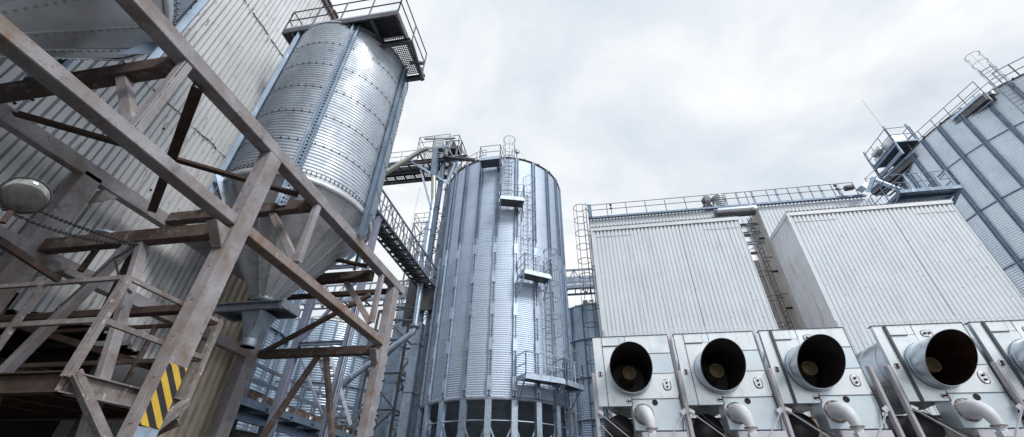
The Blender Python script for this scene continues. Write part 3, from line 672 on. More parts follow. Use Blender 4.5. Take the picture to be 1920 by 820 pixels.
b = MB(); b.tube([(24.6, 26.6, 23.4), (23.9, 25.9, 27.2)], .011, 4); b.build('antenna', 'galv_dark', dt)
# platform at the corner over the second clad block
cp = thing('corner_platform', 'blue steel platform with guard rails at the roof corner beside the right silo', 'platform', (19., 21., 14.))
b = MB(); b.box(17.5, 20.4, 20.35, 20.43, 13.98, 14.18); b.box(17.5, 17.58, 20.43, 22.3, 13.98, 14.18); b.box(20.32, 20.4, 20.43, 22.3, 13.98, 14.18)
for y in (21.0, 21.7): b.ibar((17.6, y, 14.05), (20.3, y, 14.05), .1, .14)
b.bar((20.35, 20.5, 14.0), (19.5, 22.3, 12.3), .14, .14); b.bar((17.5, 20.5, 13.95), (17.5, 22.25, 13.2), .1); b.build('bearer', 'rib_blue', cp)
b = MB(); b.box(17.6, 20.3, 20.45, 22.3, 14.13, 14.17); b.build('deck', 'galv', cp)
b = MB(); railing(b, [(17.5, 22.3, 14.18), (17.5, 20.39, 14.18), (20.4, 20.39, 14.18), (20.4, 22.3, 14.18)], 1.05, .026, .95, (.5,), m=0)
for x in (18.2, 18.9, 19.6, 20.2): b.bar((x, 20.4, 14.18), (x, 20.4, 15.2), .09, .05)
b.build('guard_rail', 'rib_blue', cp)
mm = thing('roof_motor', 'cluster of conveyor motor and pale duct pieces at the end of the roof edge rail', 'motor', (16.6, 22.2, 15.3))
b = MB(); b.lathe((16.2, 22., 15.75), [(.001, 0), (.15, 0), (.17, .05), (.17, .4), (.14, .45), (.001, .45)], 20, axis=(1, -.2, 0)); b.build('motor_body', 'galv_dark', mm)
b = MB(); b.ob((17.15, 21.9, 15.65), V((.2, .06, .16)), V((-.06, .2, 0)), V((-.1, 0, .14))); b.tube([(17.4, 21.2, 15.6), (18.0, 20.9, 14.6)], .11, 12); b.bar((17.0, 21.6, 15.1), (17.4, 21.2, 15.8), .14, .2); b.build('chute', 'galv', mm)

# ------------------------------------------------------------------ white clad dryer building
db = thing('dryer_building', 'tall building clad in off white ribbed sheet behind the row of fans', 'building', (10, 23, G))
XM, YM = V((1, 0, 0)), V((0, 1, 0)); NF = V((0, -1, 0))
def sheetbox(par, x0, x1, y0, y1, zt, front='cladding', side='cladding_side', zb=G, pitch=.205, left=True, name='cladding'):
    b = MB(); b.corr((x0, y0, 0), XM, NF, x1 - x0, zb, zt, pitch, .035, 'trap'); b.build(name, front, par)
    if left: b = MB(); b.corr((x0, y1, 0), -YM, -XM, y1 - y0, zb, zt, pitch, .035, 'trap'); b.build(name, side, par)
    b = MB(); b.corr((x1, y0, 0), YM, XM, y1 - y0, zb, zt, pitch, .035, 'trap'); b.build(name, side, par)
sheetbox(db, 1.06, 8.94, 22.4, 24.5, 15.24)
sheetbox(db, 11.24, 19.15, 22.4, 24.5, 15.2, side='cladding_dirty')
b = MB(); b.corr((8.0, 24.58, 0), XM, NF, 3.24, G, 12.7, .205, .04, 'trap'); b.build('cladding', 'cladding_dirty', db)
for xa, xb in ((1.08, 8.92), (11.28, 19.1)): b = MB(); b.box(xa, xb, 22.5, 24.48, 15.0, 15.1); b.box(xa, xb, 24.4, 24.48, G, 15.0); b.build('roof', 'galv_dark', db)
# the two projecting clad blocks
for (x0, x1) in ((1.02, 8.9), (11.36, 19.08)):
    zt = 12.92
    b = MB(); b.corr((x0, 20, 0), XM, NF, x1 - x0, 6.95, zt, .205, .05, 'trap'); b.corr((x0, 19.985, 0), XM, NF, x1 - x0, G + 2, 6.99, .205, .035, 'trap')
    for k in range(int((x1 - x0) / .205)):
        b.box(x0 + .14 + k * .205, x0 + .155 + k * .205, 19.975, 19.999, 6.84, 6.86, 1)
    for k in range(26): b.box(*(lambda q, z: (q, q + .025, 19.98, 19.999, z, z + .025))(random.uniform(x0, x1), random.uniform(7.2, 12.6)), 1)
    for (xa, xb, z) in ((x0 + .2, x0 + 2.2, 12.4), (x1 - 1.9, x1 - .1, 12.35)): b.box(xa, xb, 19.988, 19.999, z, z + .012, 1)
    b.box(x0 + 4.72, x0 + 4.726, 19.99, 20.0, 7., 12.9, 1)
    b.build('cladding', ['cladding', 'bolt_gap_dark'], db)
    b = MB(); b.corr((x0 + .001, 22.4, 0), -YM, -XM, 2.4, G + 2, zt, .205, .035, 'trap'); b.build('cladding', 'cladding_side', db)
    b = MB(); b.corr((x1 - .001, 20, 0), YM, XM, 2.4, G + 2, zt, .205, .035, 'trap')
    b.box(x0 - .012, x0 - .002, 20.02, 22.38, 10.6, 10.625, 0); b.build('cladding', 'cladding_side', db)
    b = MB(); b.box(x0 - .03, x1 + .03, 19.955, 19.965, 12.83, 13.05); b.box(x0 - .03, x0 - .02, 19.965, 22.38, 12.83, 13.05); b.box(x1 + .02, x1 + .03, 19.965, 22.38, 12.83, 13.05)
    b.box(x0 - .02, x1 + .02, 19.965, 22.38, 13.03, 13.05)
    b.box(x0 - .03, x0 - .022, 19.94, 19.955, G + 2, 12.83); b.box(x0 - .035, x0 + .06, 19.945, 19.953, 7, 12.83)
    b.build('flashing', 'flashing', db)
    b = MB()
    for k in range(int((x1 - x0) / .205)): b.box(x0 + .02 + k * .205, x0 + .10 + k * .205, 19.94, 22.3, 13.052, 13.12)
    b.box(x0, x1, 19.945, 22.3, 13.051, 13.075)
    for k in range(int((x1 - x0) / .205)): b.box(x0 + .018 + k * .205, x0 + .075 + k * .205, 19.972, 19.99, 12.72, 12.85)
    b.build('rib_gap_shade', 'bolt_gap_dark', db)  # dark boxes stand for shade in the rib gaps above and below the flashing
b = MB(); b.box(1.04, 17.3, 22.30, 22.36, 15.26, 15.46); b.box(1.04, 17.3, 22.18, 22.30, 15.26, 15.30)
for k in range(9): b.box(1.1 + k * 2., 1.16 + k * 2., 22.28, 22.30, 15.25, 15.47)
for (xa, xb) in ((1.05, 8.94), (11.24, 17.3)):
    n = int((xb - xa) / .205)
    for k in range(n): b.box(xa + .02 + k * .205, xa + .09 + k * .205, 22.33, 22.37, 15.2, 15.255, 1)
b.build('parapet_channel', ['rib_blue', 'bolt_gap_dark'], db)
b = MB(); railing(b, [(1.08, 22.3, 15.46), (17.0, 22.3, 15.46)], .92, .022, 1.24, (.5,))
b.box(1.05, 1.3, 22.2, 22.3, 15.4, 16.4, 1)
for x in (10.3, 11.2, 12.6, 13.9, 15.1, 16.1): b.box(x, x + .12, 22.32, 22.36, 15.46, 16.35, 1)
b.build('guard_rail', ['galv_dark', 'rib_blue'], db)
b = MB(); b.tube([(8.7, 22.15, 14.75), (10.9, 22.15, 14.75)], .26, 16); b.build('gutter_pipe', 'galv_dark', db)
b = MB(); b.box(8.96, 11.2, 22.2, 22.24, 15.0, 15.25); b.build('fascia', 'galv', db)
b = MB()
for z in (14.3, 13.7, 13.0):
    b.ibar((8.95, 22.9, z), (11.15, 22.9, z), .1, .16); b.ibar((8.95, 24.2, z), (11.15, 24.2, z), .1, .16); b.bar((9.3, 22.9, z), (9.3, 24.2, z), .08); b.bar((10.3, 22.9, z), (10.3, 24.2, z), .08)
b.build('duct_support', 'galv_dull', db)
# caged ladders of the dryer building
def free_ladder(par, p, o, z0, z1, zc0, cage_top, m='galv_dark', w=.45, cr=.38, hstep=1.15, bars=5):
    o = V(o); t = V((-o.y, o.x, 0)); p = V(p); b = MB()
    for sg in (-1, 1): b.bar(p + t * sg * w / 2 + ZUP * z0, p + t * sg * w / 2 + ZUP * z1, .05, .03, up=o)
    z = z0 + .2
    while z < z1: b.tube([p - t * w / 2 + ZUP * z, p + t * w / 2 + ZUP * z], .016, 5); z += .3
    z = z0 + 1
    while z < z1 - .4:
        for sg in (-1, 1): b.bar(p + t * sg * w / 2 + ZUP * z, p + t * sg * w / 2 - o * .35 + ZUP * z, .04)
        z += 2.3
    lad = b.build('ladder', m, par); b = MB(); q = p + o * .36
    def arc(z): return [p - t * w / 2 + ZUP * z] + [q + o * cr * cos(th) + t * cr * sin(th) + ZUP * z for th in [-PI * .8 + 1.6 * PI * i / 14 for i in range(15)]] + [p + t * w / 2 + ZUP * z]
    z = zc0
    while z <= cage_top + .01: b.tube(arc(z), .02, 5); z += hstep
    for i in range(bars):
        th = -PI * .66 + 1.32 * PI * i / (bars - 1); e = q + o * cr * cos(th) + t * cr * sin(th); b.tube([e + ZUP * zc0, e + ZUP * cage_top], .013, 4)
    b.build('safety_cage', m, lad)
free_ladder(db, (.86, 20.8, 0), (-1, 0, 0), G, 15.0, 2.0, 15.2, hstep=.94)
b = MB(); b.bar((.86, 20.6, 15), (1.05, 22.3, 15.9), .04); b.bar((.86, 21.0, 15.6), (1.05, 22.3, 16.35), .04); b.build('ladder_tie', 'galv_dark', db)
free_ladder(db, (10.86, 23.0, 0), (-1, 0, 0), 4, 15.0, 5.0, 14.6, hstep=1.5, bars=5)
b = MB()
for z in (13.2, 11.0, 8.8, 6.6): b.bar((11.2, 22.8, z), (10.86, 22.8, z), .05, .12)
b.build('ladder_bracket', 'crack_dark', db)
# blower on the roof
bl = thing('roof_blower', 'dark roof fan with ribbed pale housing standing on the roof edge behind the rail', 'fan', (9., 22.9, 15.3))
b = MB(); b.lathe((8.75, 22.7, 16.35), [(.001, .02), (.16, .02), (.27, 0), (.29, .03), (.29, .3), (.2, .42), (.001, .42)], 24, axis=(-.25, 1, 0)); b.lathe((8.68, 22.75, 15.75), [(.001, 0), (.12, 0), (.34, .0), (.34, .15), (.001, .2)], 24, axis=(-.25, 1, 0)); b.bar((8.55, 22.6, 15.3), (8.75, 22.8, 16.3), .16); b.build('fan_body', 'galv_dark', bl)
b = MB()
for k in range(6):
    b.lathe((9.4, 22.8, 15.62 + k * .155), [(.001, 0), (.40 - .02 * abs(k - 3), 0), (.42 - .02 * abs(k - 3), .02), (.36, .11), (.001, .12)], 10)
b.box(9.15, 9.7, 22.6, 23.1, 15.2, 15.62); b.bar((9.0, 22.65, 15.4), (9.15, 22.65, 16.2), .12, .1); b.bar((9.7, 22.6, 15.5), (10.5, 22.6, 15.5), .2, .12); b.build('housing', 'pipe_metal', bl)
for (x, lab) in ((2.55, 'small roof camera post near the left end of the roof rail'), (15.95, 'small roof camera post near the right end of the roof rail')):
    b = MB(); b.tube([(x, 22.2, 15.46), (x, 22.2, 16.15)], .025, 6); b.lathe((x, 22.2, 16.1), [(.001, 0), (.07, .03), (.09, .12), (.001, .2)], 12); b.lathe((x, 22.2, 15.86), [(.001, 0), (.08, .02), (.08, .09), (.001, .12)], 12); tag(b.build('roof_camera', 'galv_dark', loc=(x, 22.2, 15.46)), lab, 'camera')

# ------------------------------------------------------------------ the row of exhaust fans
F = 14.0
def fan_unit(x0, label, extra=False, red=False):
    u = thing('exhaust_fan', label, 'fan', (x0 * F + 1.24, F + .8, 2.0), 'exhaust fan housings along the dryer')
    f = lambda x: (x0 + x) * F
    z = lambda q: q * F
    W = .1745; T = .012
    X = f(0); Xr = f(W)
    b = MB()      # body behind the face
    t_ = .02; y0_, y1_ = F - .009, F + .12
    b.box(f(0), f(0) + t_, y0_, y1_, z(.1795), z(.334)); b.box(f(W) - t_, f(W), y0_, y1_, z(.1975), z(.334)); b.box(f(0) + t_, f(W) - t_, y0_, y1_, z(.334) - t_, z(.334)); b.box(f(0) + t_, f(W) - t_, y1_ - t_, y1_, z(.3), z(.334) - t_)
    b.box(f(0) + t_, f(.072), y0_, y1_, z(.1795), z(.1795) + t_); 
    b.box(f(.0715), f(W) - .002, F - .008, F + .62, z(.1315), z(.194)); b.build('housing', 'fan_panel_blue', u, .006)
    # faces: sheet panels with gaps for seams
    cx_, cz_, r = f(.0755), z(.248), .0455 * F
    def panel(b, xa, xb, za, zb, hole=True, m=0, y=F):
        """flat panel xa..xb, za..zb with the round duct opening cut out"""
        N = 48; d = .006
        xa += d; xb -= d; za += d; zb -= d
        if not hole or xb < cx_ - r or xa > cx_ + r or zb < cz_ - r or za > cz_ + r: b.box(xa, xb, y - .012, y + .03, za, zb, m); return
        nx = 26
        xs = [xa + (xb - xa) * i / nx for i in range(nx + 1)]
        for a, c in zip(xs, xs[1:]):
            mid = (a + c) / 2; h = r * r - (mid - cx_) ** 2
            if h <= 0: b.add([(a, y - .012, za), (c, y - .012, za), (c, y - .012, zb), (a, y - .012, zb)], [(0, 1, 2, 3)], m); continue
            def cut(x): q = max(r * r - (x - cx_) ** 2, 0) ** .5; return cz_ - q, cz_ + q
            (la, ua), (lc, uc) = cut(a), cut(c)
            if la > za or lc > za: b.add([(a, y - .012, za), (c, y - .012, za), (c, y - .012, min(max(lc, za), zb)), (a, y - .012, min(max(la, za), zb))], [(0, 1, 2, 3)], m)
            if ua < zb or uc < zb: b.add([(a, y - .012, max(min(ua, zb), za)), (c, y - .012, max(min(uc, zb), za)), (c, y - .012, zb), (a, y - .012, zb)], [(0, 1, 2, 3)], m)
    for (xa, xb, za, zb, m) in [(0, .021, .1795, .3345, 0), (.021, .062, .313, .3345, 0), (.021, .0755, .247, .313, 0), (.021, .0735, .1795, .247, 0), (.062, W, .292, .3345, 0) , (.0755, W, .247, .292, 1), (.0735, W, .194, .247, 0), (.072, W, .1315, .194, 1)]:
        b = MB(); 
        if (xa, za) == (.062, .292):
            panel(b, f(.062), f(.0755), z(.313), z(zb)); panel(b, f(.0755), f(W), z(za), z(zb))
        else: panel(b, f(xa), f(xb), z(za), z(zb))
        b.build('sheet_panel', 'fan_panel' if m == 0 else 'fan_panel_blue', u)
    b = MB()
    b.box(X - .01, Xr + .01, F - .03, F + .2, z(.3345), z(.3345) + .018)
    b.box(f(.0215) - .01, f(.0215) + .008, F - .022, F - .010, z(.1795), z(.3345)); b.box(f(.062) - .005, f(.0755), F - .018, F - .011, z(.313) - .02, z(.313) + .012) if False else None
    b.box(f(.022), f(.060), F - .035, F - .012, z(.311), z(.3135))
    b.box(f(.0755), f(W), F - .024, F - .012, z(.292) - .008, z(.292) + .008); b.box(f(.12), f(W), F - .022, F - .012, z(.247) - .007, z(.247) + .007)
    b.box(f(.072), f(W), F - .03, F - .012, z(.194) - .012, z(.194) + .006); b.box(f(.0735) - .01, f(.0735) + .008, F - .028, F - .012, z(.1795), z(.197)); b.box(Xr - .004, Xr + .012, F - .02, F + 1.0, z(.197), z(.3345))
    b.box(f(.0755) - .006, f(.0755) + .006, F - .02, F - .012, z(.313), z(.3345)); b.box(f(.0), f(.0735), F - .02, F - .012, z(.1795) - .01, z(.1795) + .006); b.box(f(.072), Xr, F - .02, F - .012, z(.1315) - .006, z(.1315) + .006)
    if extra: b.box(f(.021), f(.026), F - .06, F - .012, z(.18), z(.333))
    b.build('seam_strip', 'panel_seam', u)
    b = MB()
    for i in range(24): b.box(f(.018), f(.0192), F - .018, F - .011, z(.183) + i * .088, z(.183) + i * .088 + .014)
    for i in range(14): b.box(f(.004) + i * .17, f(.004) + i * .17 + .014, F - .018, F - .011, z(.3315), z(.3315) + .014)
    b.build('rivet', 'bolt_pale', u)
    # round duct with slanted mouth, top reaching further out
    b = MB(); N = 56; rings = []
    def ringv(rad_, fy): return [(cx_ + rad_ * cos(2 * PI * k / N), fy(sin(2 * PI * k / N)), cz_ + rad_ * sin(2 * PI * k / N)) for k in range(N)]
    mouth = lambda s: F - ((.022 + .0915) / 2 + (.0915 - .022) / 2 * s) * F
    seq = [(r + .045, lambda s: F - .013), (r + .045, lambda s: F - .04), (r + .012, lambda s: F - .042), (r, lambda s: F - .11), (r + .018, lambda s: F - .112), (r + .018, lambda s: F - .15), (r, lambda s: F - .152), (r, mouth), (r - .012, mouth)]
    vs = []; fs = []
    for (q, fy) in seq: vs += ringv(q, fy)
    for i in range(len(seq) - 1):
        for k in range(N): fs.append((i * N + k, i * N + (k + 1) % N, (i + 1) * N + (k + 1) % N, (i + 1) * N + k))
    b.add(vs, fs, 0, False)
    for k in range(N * 1):
        a = 2 * PI * k / N; b.ob((cx_ + (r + .03) * cos(a), F - .045, cz_ + (r + .03) * sin(a)), (.009, 0, 0), (0, .007, 0), (0, 0, .009), 2)
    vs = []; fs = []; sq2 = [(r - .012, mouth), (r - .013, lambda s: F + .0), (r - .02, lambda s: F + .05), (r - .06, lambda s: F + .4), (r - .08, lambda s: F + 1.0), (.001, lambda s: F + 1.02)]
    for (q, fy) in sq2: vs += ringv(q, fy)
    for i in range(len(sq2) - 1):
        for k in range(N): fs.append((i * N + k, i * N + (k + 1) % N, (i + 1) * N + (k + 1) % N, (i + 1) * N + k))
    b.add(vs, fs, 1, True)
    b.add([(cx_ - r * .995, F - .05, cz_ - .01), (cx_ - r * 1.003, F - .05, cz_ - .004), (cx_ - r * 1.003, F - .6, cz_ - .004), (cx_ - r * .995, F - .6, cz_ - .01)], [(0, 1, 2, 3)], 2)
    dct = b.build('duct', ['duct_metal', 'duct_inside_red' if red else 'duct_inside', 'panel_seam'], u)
    for p in dct.data.polygons:
        if p.material_index == 0: p.use_smooth = True
    m = dct.modifiers.new('e', 'EDGE_SPLIT'); m.split_angle = rad(35)
    b = MB(); b.lathe((cx_, F - .04, cz_ + .02), [(.19, 0), (.205, 0), (.205, .02), (.2, .5), (.24, .9)], 32, axis=(0, 1, 0)); b.lathe((cx_, F - .04, cz_ + .02), [(.19, 0), (.185, .3), (.001, .35)], 32, axis=(0, 1, 0)); b.build('inner_tube', 'cone_tan', dct)
    # oval inspection covers
    def oval(x, zz, w, h, vert=True, big=False):
        N = 28; cxx, czz = f(x), z(zz); vs = []
        for (sc_, y) in ((1, F - .012), (1, F - .03), (.9, F - .038), (.86, F - .03)):
            for k in range(N):
                a = 2 * PI * k / N; ex = abs(cos(a)) ** .75 * (1 if cos(a) >= 0 else -1); ez = abs(sin(a)) ** .75 * (1 if sin(a) >= 0 else -1)
                vs.append((cxx + w * sc_ * ex, y, czz + h * sc_ * ez))
        b = MB(); b.add(vs, [(i * N + k, i * N + (k + 1) % N, (i + 1) * N + (k + 1) % N, (i + 1) * N + k) for i in range(3) for k in range(N)] + [tuple(range(3 * N, 4 * N))], 0)
        N2 = len(b.v); b.add([(v[0] * 1.0 + (v[0] - cxx) * .13, F - .0135, v[2] + (v[2] - czz) * .10) for v in vs[:N]], [tuple(range(N))], 1)
        cv = b.build('inspection_cover', ['plate_chrome', 'panel_seam'], u)
        for sg in (-1, 1):
            dx, dz = (0, sg * h * .38) if vert else (sg * w * .38, 0)
            rr_ = .034
            b = MB(); b.lathe((cxx + dx, F - .028, czz + dz), [(rr_, 0), (rr_, .02), (rr_ * .75, .05), (.001, .055)], 12, axis=(0, -1, 0)); b.build('bolt', 'bolt_red', cv)
    oval(.0105, .249, .058, .088); oval(.0675, .1895, .088, .056, False); oval(.153, .222, .115, .155, True)
    if extra: oval(.098, .3145, .15, .10, False)
    b = MB(); b.disc((f(.121), F - .0135, z(.186)), .085, (0, -1, 0), 24); b.lathe((f(.121), F - .012, z(.186)), [(.085, 0), (.085, .01), (.078, .012)], 24, axis=(0, -1, 0)); b.build('port', 'hole_dark', u)
    # white elbow pipe
    px, pz = f(.0935), z(.163); b = MB(); pts = []
    path = [(px, F - .0, pz), (px, F - .22, pz), (px + .02, F - .36, pz - .03), (px + .05, F - .47, pz - .12), (px + .07, F - .52, pz - .25), (px + .09, F - .54, pz - .42), (px + .10, F - .545, pz - .62)]
    b.tube(path, [.235, .225, .20, .175, .155, .125, .10], 22); 
    el = b.build('elbow_pipe', 'white_pipe', u)
    b = MB(); b.lathe((px, F - .012, pz), [(.235, .012), (.30, .012), (.30, .0), (.235, -.004)], 30, axis=(0, 1, 0))
    b.lathe((px, F - .03, pz), [(.30, 0), (.30, .016)], 30, axis=(0, 1, 0)); b.build('flange', 'rust_ring', el); b = MB(); b.ring((px + .09, F - .54, pz - .46), .16, .018, 20); b.build('pipe_joint', 'rust_ring', el)
    b = MB(); b.box(px - .02, px + .2, F - .66, F - .44, pz - .72, pz - .6); b.tube([(px + .1, F - .545, pz - .6), (px + .1, F - .545, pz - 1.6)], .1, 16); b.build('down_pipe', 'white_pipe', el)
    b = MB(); b.box(f(.083), f(.173), F - .12, F + .1, z(.119), z(.128)); b.box(f(.083), f(.173), F - .125, F - .12, z(.098), z(.128)); b.build('drip_tray', 'post_white', u)
    dc = (f(.079), F + .13, z(.2575)); b = MB(); b.lathe(dc, [(.83, 0), (1.03, 0), (1.03, .55), (1.05, .55), (1.05, .62), (1.03, .62), (1.03, 1.5), (1.05, 1.5), (1.05, 1.56), (1.03, 1.56), (1.03, 2.4), (.5, 2.4)], 56, smooth=False, axis=(0, 1, 0)); b.build('drum', 'duct_metal', u)
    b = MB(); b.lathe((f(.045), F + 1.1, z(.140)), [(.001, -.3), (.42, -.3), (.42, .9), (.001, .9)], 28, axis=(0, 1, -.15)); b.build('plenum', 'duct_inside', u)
    b = MB(); k0 = random.uniform(-.1, .1)
    b.tube([(f(.1735), F - .06, z(.2)), (f(.174), F - .09, z(.17)), (f(.165) + k0, F - .1, z(.125)), (f(.15) + k0, F - .15, z(.09))], .014, 6); b.build('cable', 'black_plastic', u); b = MB(); b.tube([(f(.01), F - .05, z(.178)), (f(.03) + k0, F - .02, z(.15)), (f(.08), F - .1, z(.11))], .012, 6); b.build('cable', 'black_plastic', u)
    return u
xs5 = [.0235, .2125, .4015, .634, .823]
labs = ['leftmost exhaust fan of the row, its round duct mouth seen nearly front on',
        'second exhaust fan from the left, below the first white clad block',
        'third exhaust fan from the left, last one before the wider gap',
        'exhaust fan right of the wide gap, with dark red inside its duct',
        'exhaust fan cut off by the right edge of the picture']
for i, x in enumerate(xs5): fan_unit(x, labs[i], i >= 2, i >= 3)
# posts and braces between the fans
sf = thing('fan_support_frame', 'pale square tube posts and diagonal braces standing between the exhaust fans', 'steel frame', (6, F, G))
def post(x, zt, lean=0): b = MB(); b.bar((x * F, F - .09, G), (x * F, F - .09, zt * F), .13, .11); b.bar((x * F - .02, F - .16, G), (x * F - .02, F - .16, zt * F - .02), .05, .04); b.build('post', 'post_violet', sf, .006)
for x, zt in ((.0175, .249), (.206, .2495), (.394, .249), (.588, .2495), (.622, .249), (.8155, .2495), (1.005, .249)): post(x, zt)
def brace(p, q): b = MB(); b.bar((p[0] * F, F - .17, p[1] * F), (q[0] * F, F - .17, q[1] * F), .015, .085, up=(0, 1, 0)); b.build('brace', 'post_white', sf)
for x, nx_ in ((.0175, .206), (.206, .394), (.394, .588), (.622, .8155), (.8155, 1.0)):
    brace((x + .004, .166), (x + .085, .098)); brace((nx_ - .004, .166), (nx_ - .06, .098)); brace((x + .006, .142), (x + .04, .105)) if x < .1 else None
    b = MB(); b.ob(((x + .008) * F, F - .165, .165 * F), (.07, 0, -.04), (0, .008, 0), (.03, 0, .06)); b.build('gusset', 'post_white', sf); b = MB(); b.ob(((nx_ - .008) * F, F - .165, .165 * F), (.07, 0, .04), (0, .008, 0), (-.03, 0, .06)); b.build('gusset', 'post_white', sf)
for x in (.206, .394, .8155): b = MB(); b.box(x * F - .05, x * F + .05, F + .25, F + .35, G, .336 * F); b.build('post', 'post_white', sf)
pl = thing('air_plenum', 'long dark steel air duct running behind and below the fan housings', 'duct', (7, 16.5, G))
b = MB(); b.box(.6, 15, 16.8, 19.7, G + .2, 2.6); b.build('casing', 'dark_roofs', pl)
b = MB(); b.corr((1.0, 16.75, 0), XM, NF, 14, G, 2.5, .2, .04, 'trap'); b.build('cladding', 'cladding_dirty', pl)
b = MB(); b.box(.5, 15, 15.3, 16.0, -.3, 1.0); b.build('base_duct', 'galv_dull', pl)

# ------------------------------------------------------------------ bucket elevator beside the middle silo
ev = thing('bucket_elevator', 'tall twin leg bucket elevator with blue grey casings left of the middle silo', 'elevator', (-8.7, 20.3, G))
def casing(x0, x1, y0, y1, z0, z1, m, step=2.4, fl=.04, name='casing'):
    b = MB(); b.box(x0, x1, y0, y1, z0, z1); z = z0 + 1.2
    while z < z1: b.box(x0 - fl, x1 + fl, y0 - fl, y1 + fl, z, z + .04, 1); z += step
    b.build(name, [m, 'galv_dull'], ev, .008)
casing(-8.92, -8.48, 20.15, 20.65, G, 8.0, 'galv'); casing(-8.82, -8.56, 20.2, 20.5, 8.0, 19.8, 'rib_blue', 2.2)
casing(-8.40, -8.05, 20.55, 20.95, G, 7.4, 'galv_dull'); casing(-8.36, -8.12, 20.5, 20.8, 7.4, 19.9, 'galv_dull', 2.2)
b = MB()
for x, w_ in ((-8.0, .05), (-7.86, .035), (-7.7, .06)): b.tube([(x, 20.6, G), (x, 20.6, 17.5)], w_, 8)
for k in range(9): b.bar((-8.9, 20.5, 1.5 + k * 2.), (-7.6, 20.7, 1.5 + k * 2.), .05)
b.build('riser_pipe', 'galv', ev)
b = MB()      # crank shaped discharge spout
b.bar((-9.15, 19.75, 20.6), (-9.02, 19.75, 18.1), .34, .34); b.build('head_spout', 'rib_blue', ev)
b = MB(); b.tube([(-9.0, 19.75, 18.1), (-8.85, 19.75, 16.9), (-8.72, 19.72, 15.9)], .16, 14); b.build('spout_bend', 'pipe_olive', ev)
dp = thing('discharge_pipe', 'round grey spout pipe running down beside the elevator then slanting left', 'pipe', (-8.6, 19.6, 5))
b = MB(); b.tube([(-8.72, 19.7, 15.95), (-8.66, 19.6, 11.9)], .15, 14); b.tube([(-8.66, 19.6, 11.8), (-8.58, 19.55, 7.55)], .15, 14)
for z in (15.2, 13.6, 10.2, 8.6): b.ring((-8.69 + (15.9 - z) * .014, 19.63, z), .155, .022, 16)
b.build('upper_pipe', 'galv', dp)
b = MB(); b.lathe((-8.66, 19.6, 11.85), [(.15, -.15), (.25, -.1), (.25, .1), (.15, .15)], 12); b.lathe((-8.58, 19.55, 7.5), [(.15, -.1), (.26, -.05), (.26, .1), (.15, .15)], 12); b.build('coupling', 'galv_dull', dp)
b = MB(); b.tube([(-8.58, 19.55, 7.5), (-8.62, 19.52, 7.2), (-8.85, 19.5, 7.0), (-11.6, 19.2, 4.75)], .15, 16); b.tube([(-11.3, 19.2, 5.0), (-11.75, 19.2, 4.62), (-11.85, 19.2, 3.8)], .19, 14); b.build('slant_pipe', 'galv', dp)
b = MB()
for z in (8.6, 7.9): b.bar((-10.2, 19.3, z), (-8.4, 19.7, z), .08)
b.bar((-10.2, 19.3, 7.9), (-8.9, 19.6, 6.6), .07); b.bar((-9.9, 19.9, 7.9), (-8.6, 20.2, 8.6), .06); b.build('bracket', 'galv_dark', dp)
hp = thing('elevator_head', 'railed drive platform with pale gear housing on top of the bucket elevator', 'platform', (-9.2, 20.6, 20.0))
b = MB()
def deckbox(b, x0, x1, y0, y1, z, fas=.2):
    b.box(x0, x1, y0, y0 + .03, z - fas, z + .02); b.box(x0, x1, y1 - .03, y1, z - fas, z + .02); b.box(x0, x0 + .03, y0 + .03, y1 - .03, z - fas, z + .02); b.box(x1 - .03, x1, y0 + .03, y1 - .03, z - fas, z + .02)
deckbox(b, -10.5, -8.2, 19.6, 20.9, 20.75); deckbox(b, -9.9, -7.9, 20.7, 22.2, 21.75)
for (x, y) in ((-10.4, 19.7), (-8.3, 19.7), (-8.3, 20.8), (-10.4, 20.8)): b.bar((x, y, 19.9), (x, y, 20.75), .1)
for (x, y) in ((-9.8, 20.8), (-8.0, 20.8), (-8.0, 22.1), (-9.8, 22.1)): b.bar((x, y, 19.9), (x, y, 21.75), .1)
b.bar((-10.4, 19.7, 20.75), (-8.3, 19.7, 20.0), .08); b.build('bearer', 'galv_dull', hp)
b = MB(); grating(b, -10.45, -8.25, 19.65, 20.85, 20.74, .14); grating(b, -9.85, -7.95, 20.75, 22.15, 21.74, .14); b.build('grating', 'deck_grid', hp)
b = MB(); railing(b, [(-8.2, 19.6, 20.77), (-10.5, 19.6, 20.77), (-10.5, 20.9, 20.77)], 1.1, .022, 1.1, (.55,)); railing(b, [(-9.9, 22.2, 21.77), (-9.9, 20.7, 21.77), (-7.9, 20.7, 21.77), (-7.9, 22.2, 21.77)], 1.1, .024, 1.0, (.55,)); railing(b, [(-8.1, 19.7, 20.1), (-7.3, 19.7, 20.1), (-7.3, 21.8, 20.1)], 1.1, .022, 1., (.55,)); b.build('guard_rail', 'galv_dark', hp)
b = MB(); b.box(-9.4, -8.75, 19.75, 20.5, 20.85, 21.45); b.bar((-10.2, 19.75, 21.9), (-8.0, 20.2, 22.1), .14, .2); b.bar((-8.5, 19.9, 20.0), (-8.3, 20.4, 22.4), .2); b.build('gear_housing', 'pipe_metal', hp)
b = MB(); b.box(-9.0, -8.3, 20.9, 21.7, 21.8, 22.5); b.lathe((-8.1, 21.2, 22.0), [(.001, 0), (.25, 0), (.25, .5), (.001, .5)], 16, axis=(0, 1, 0)); b.build('motor', 'galv_dark', hp)
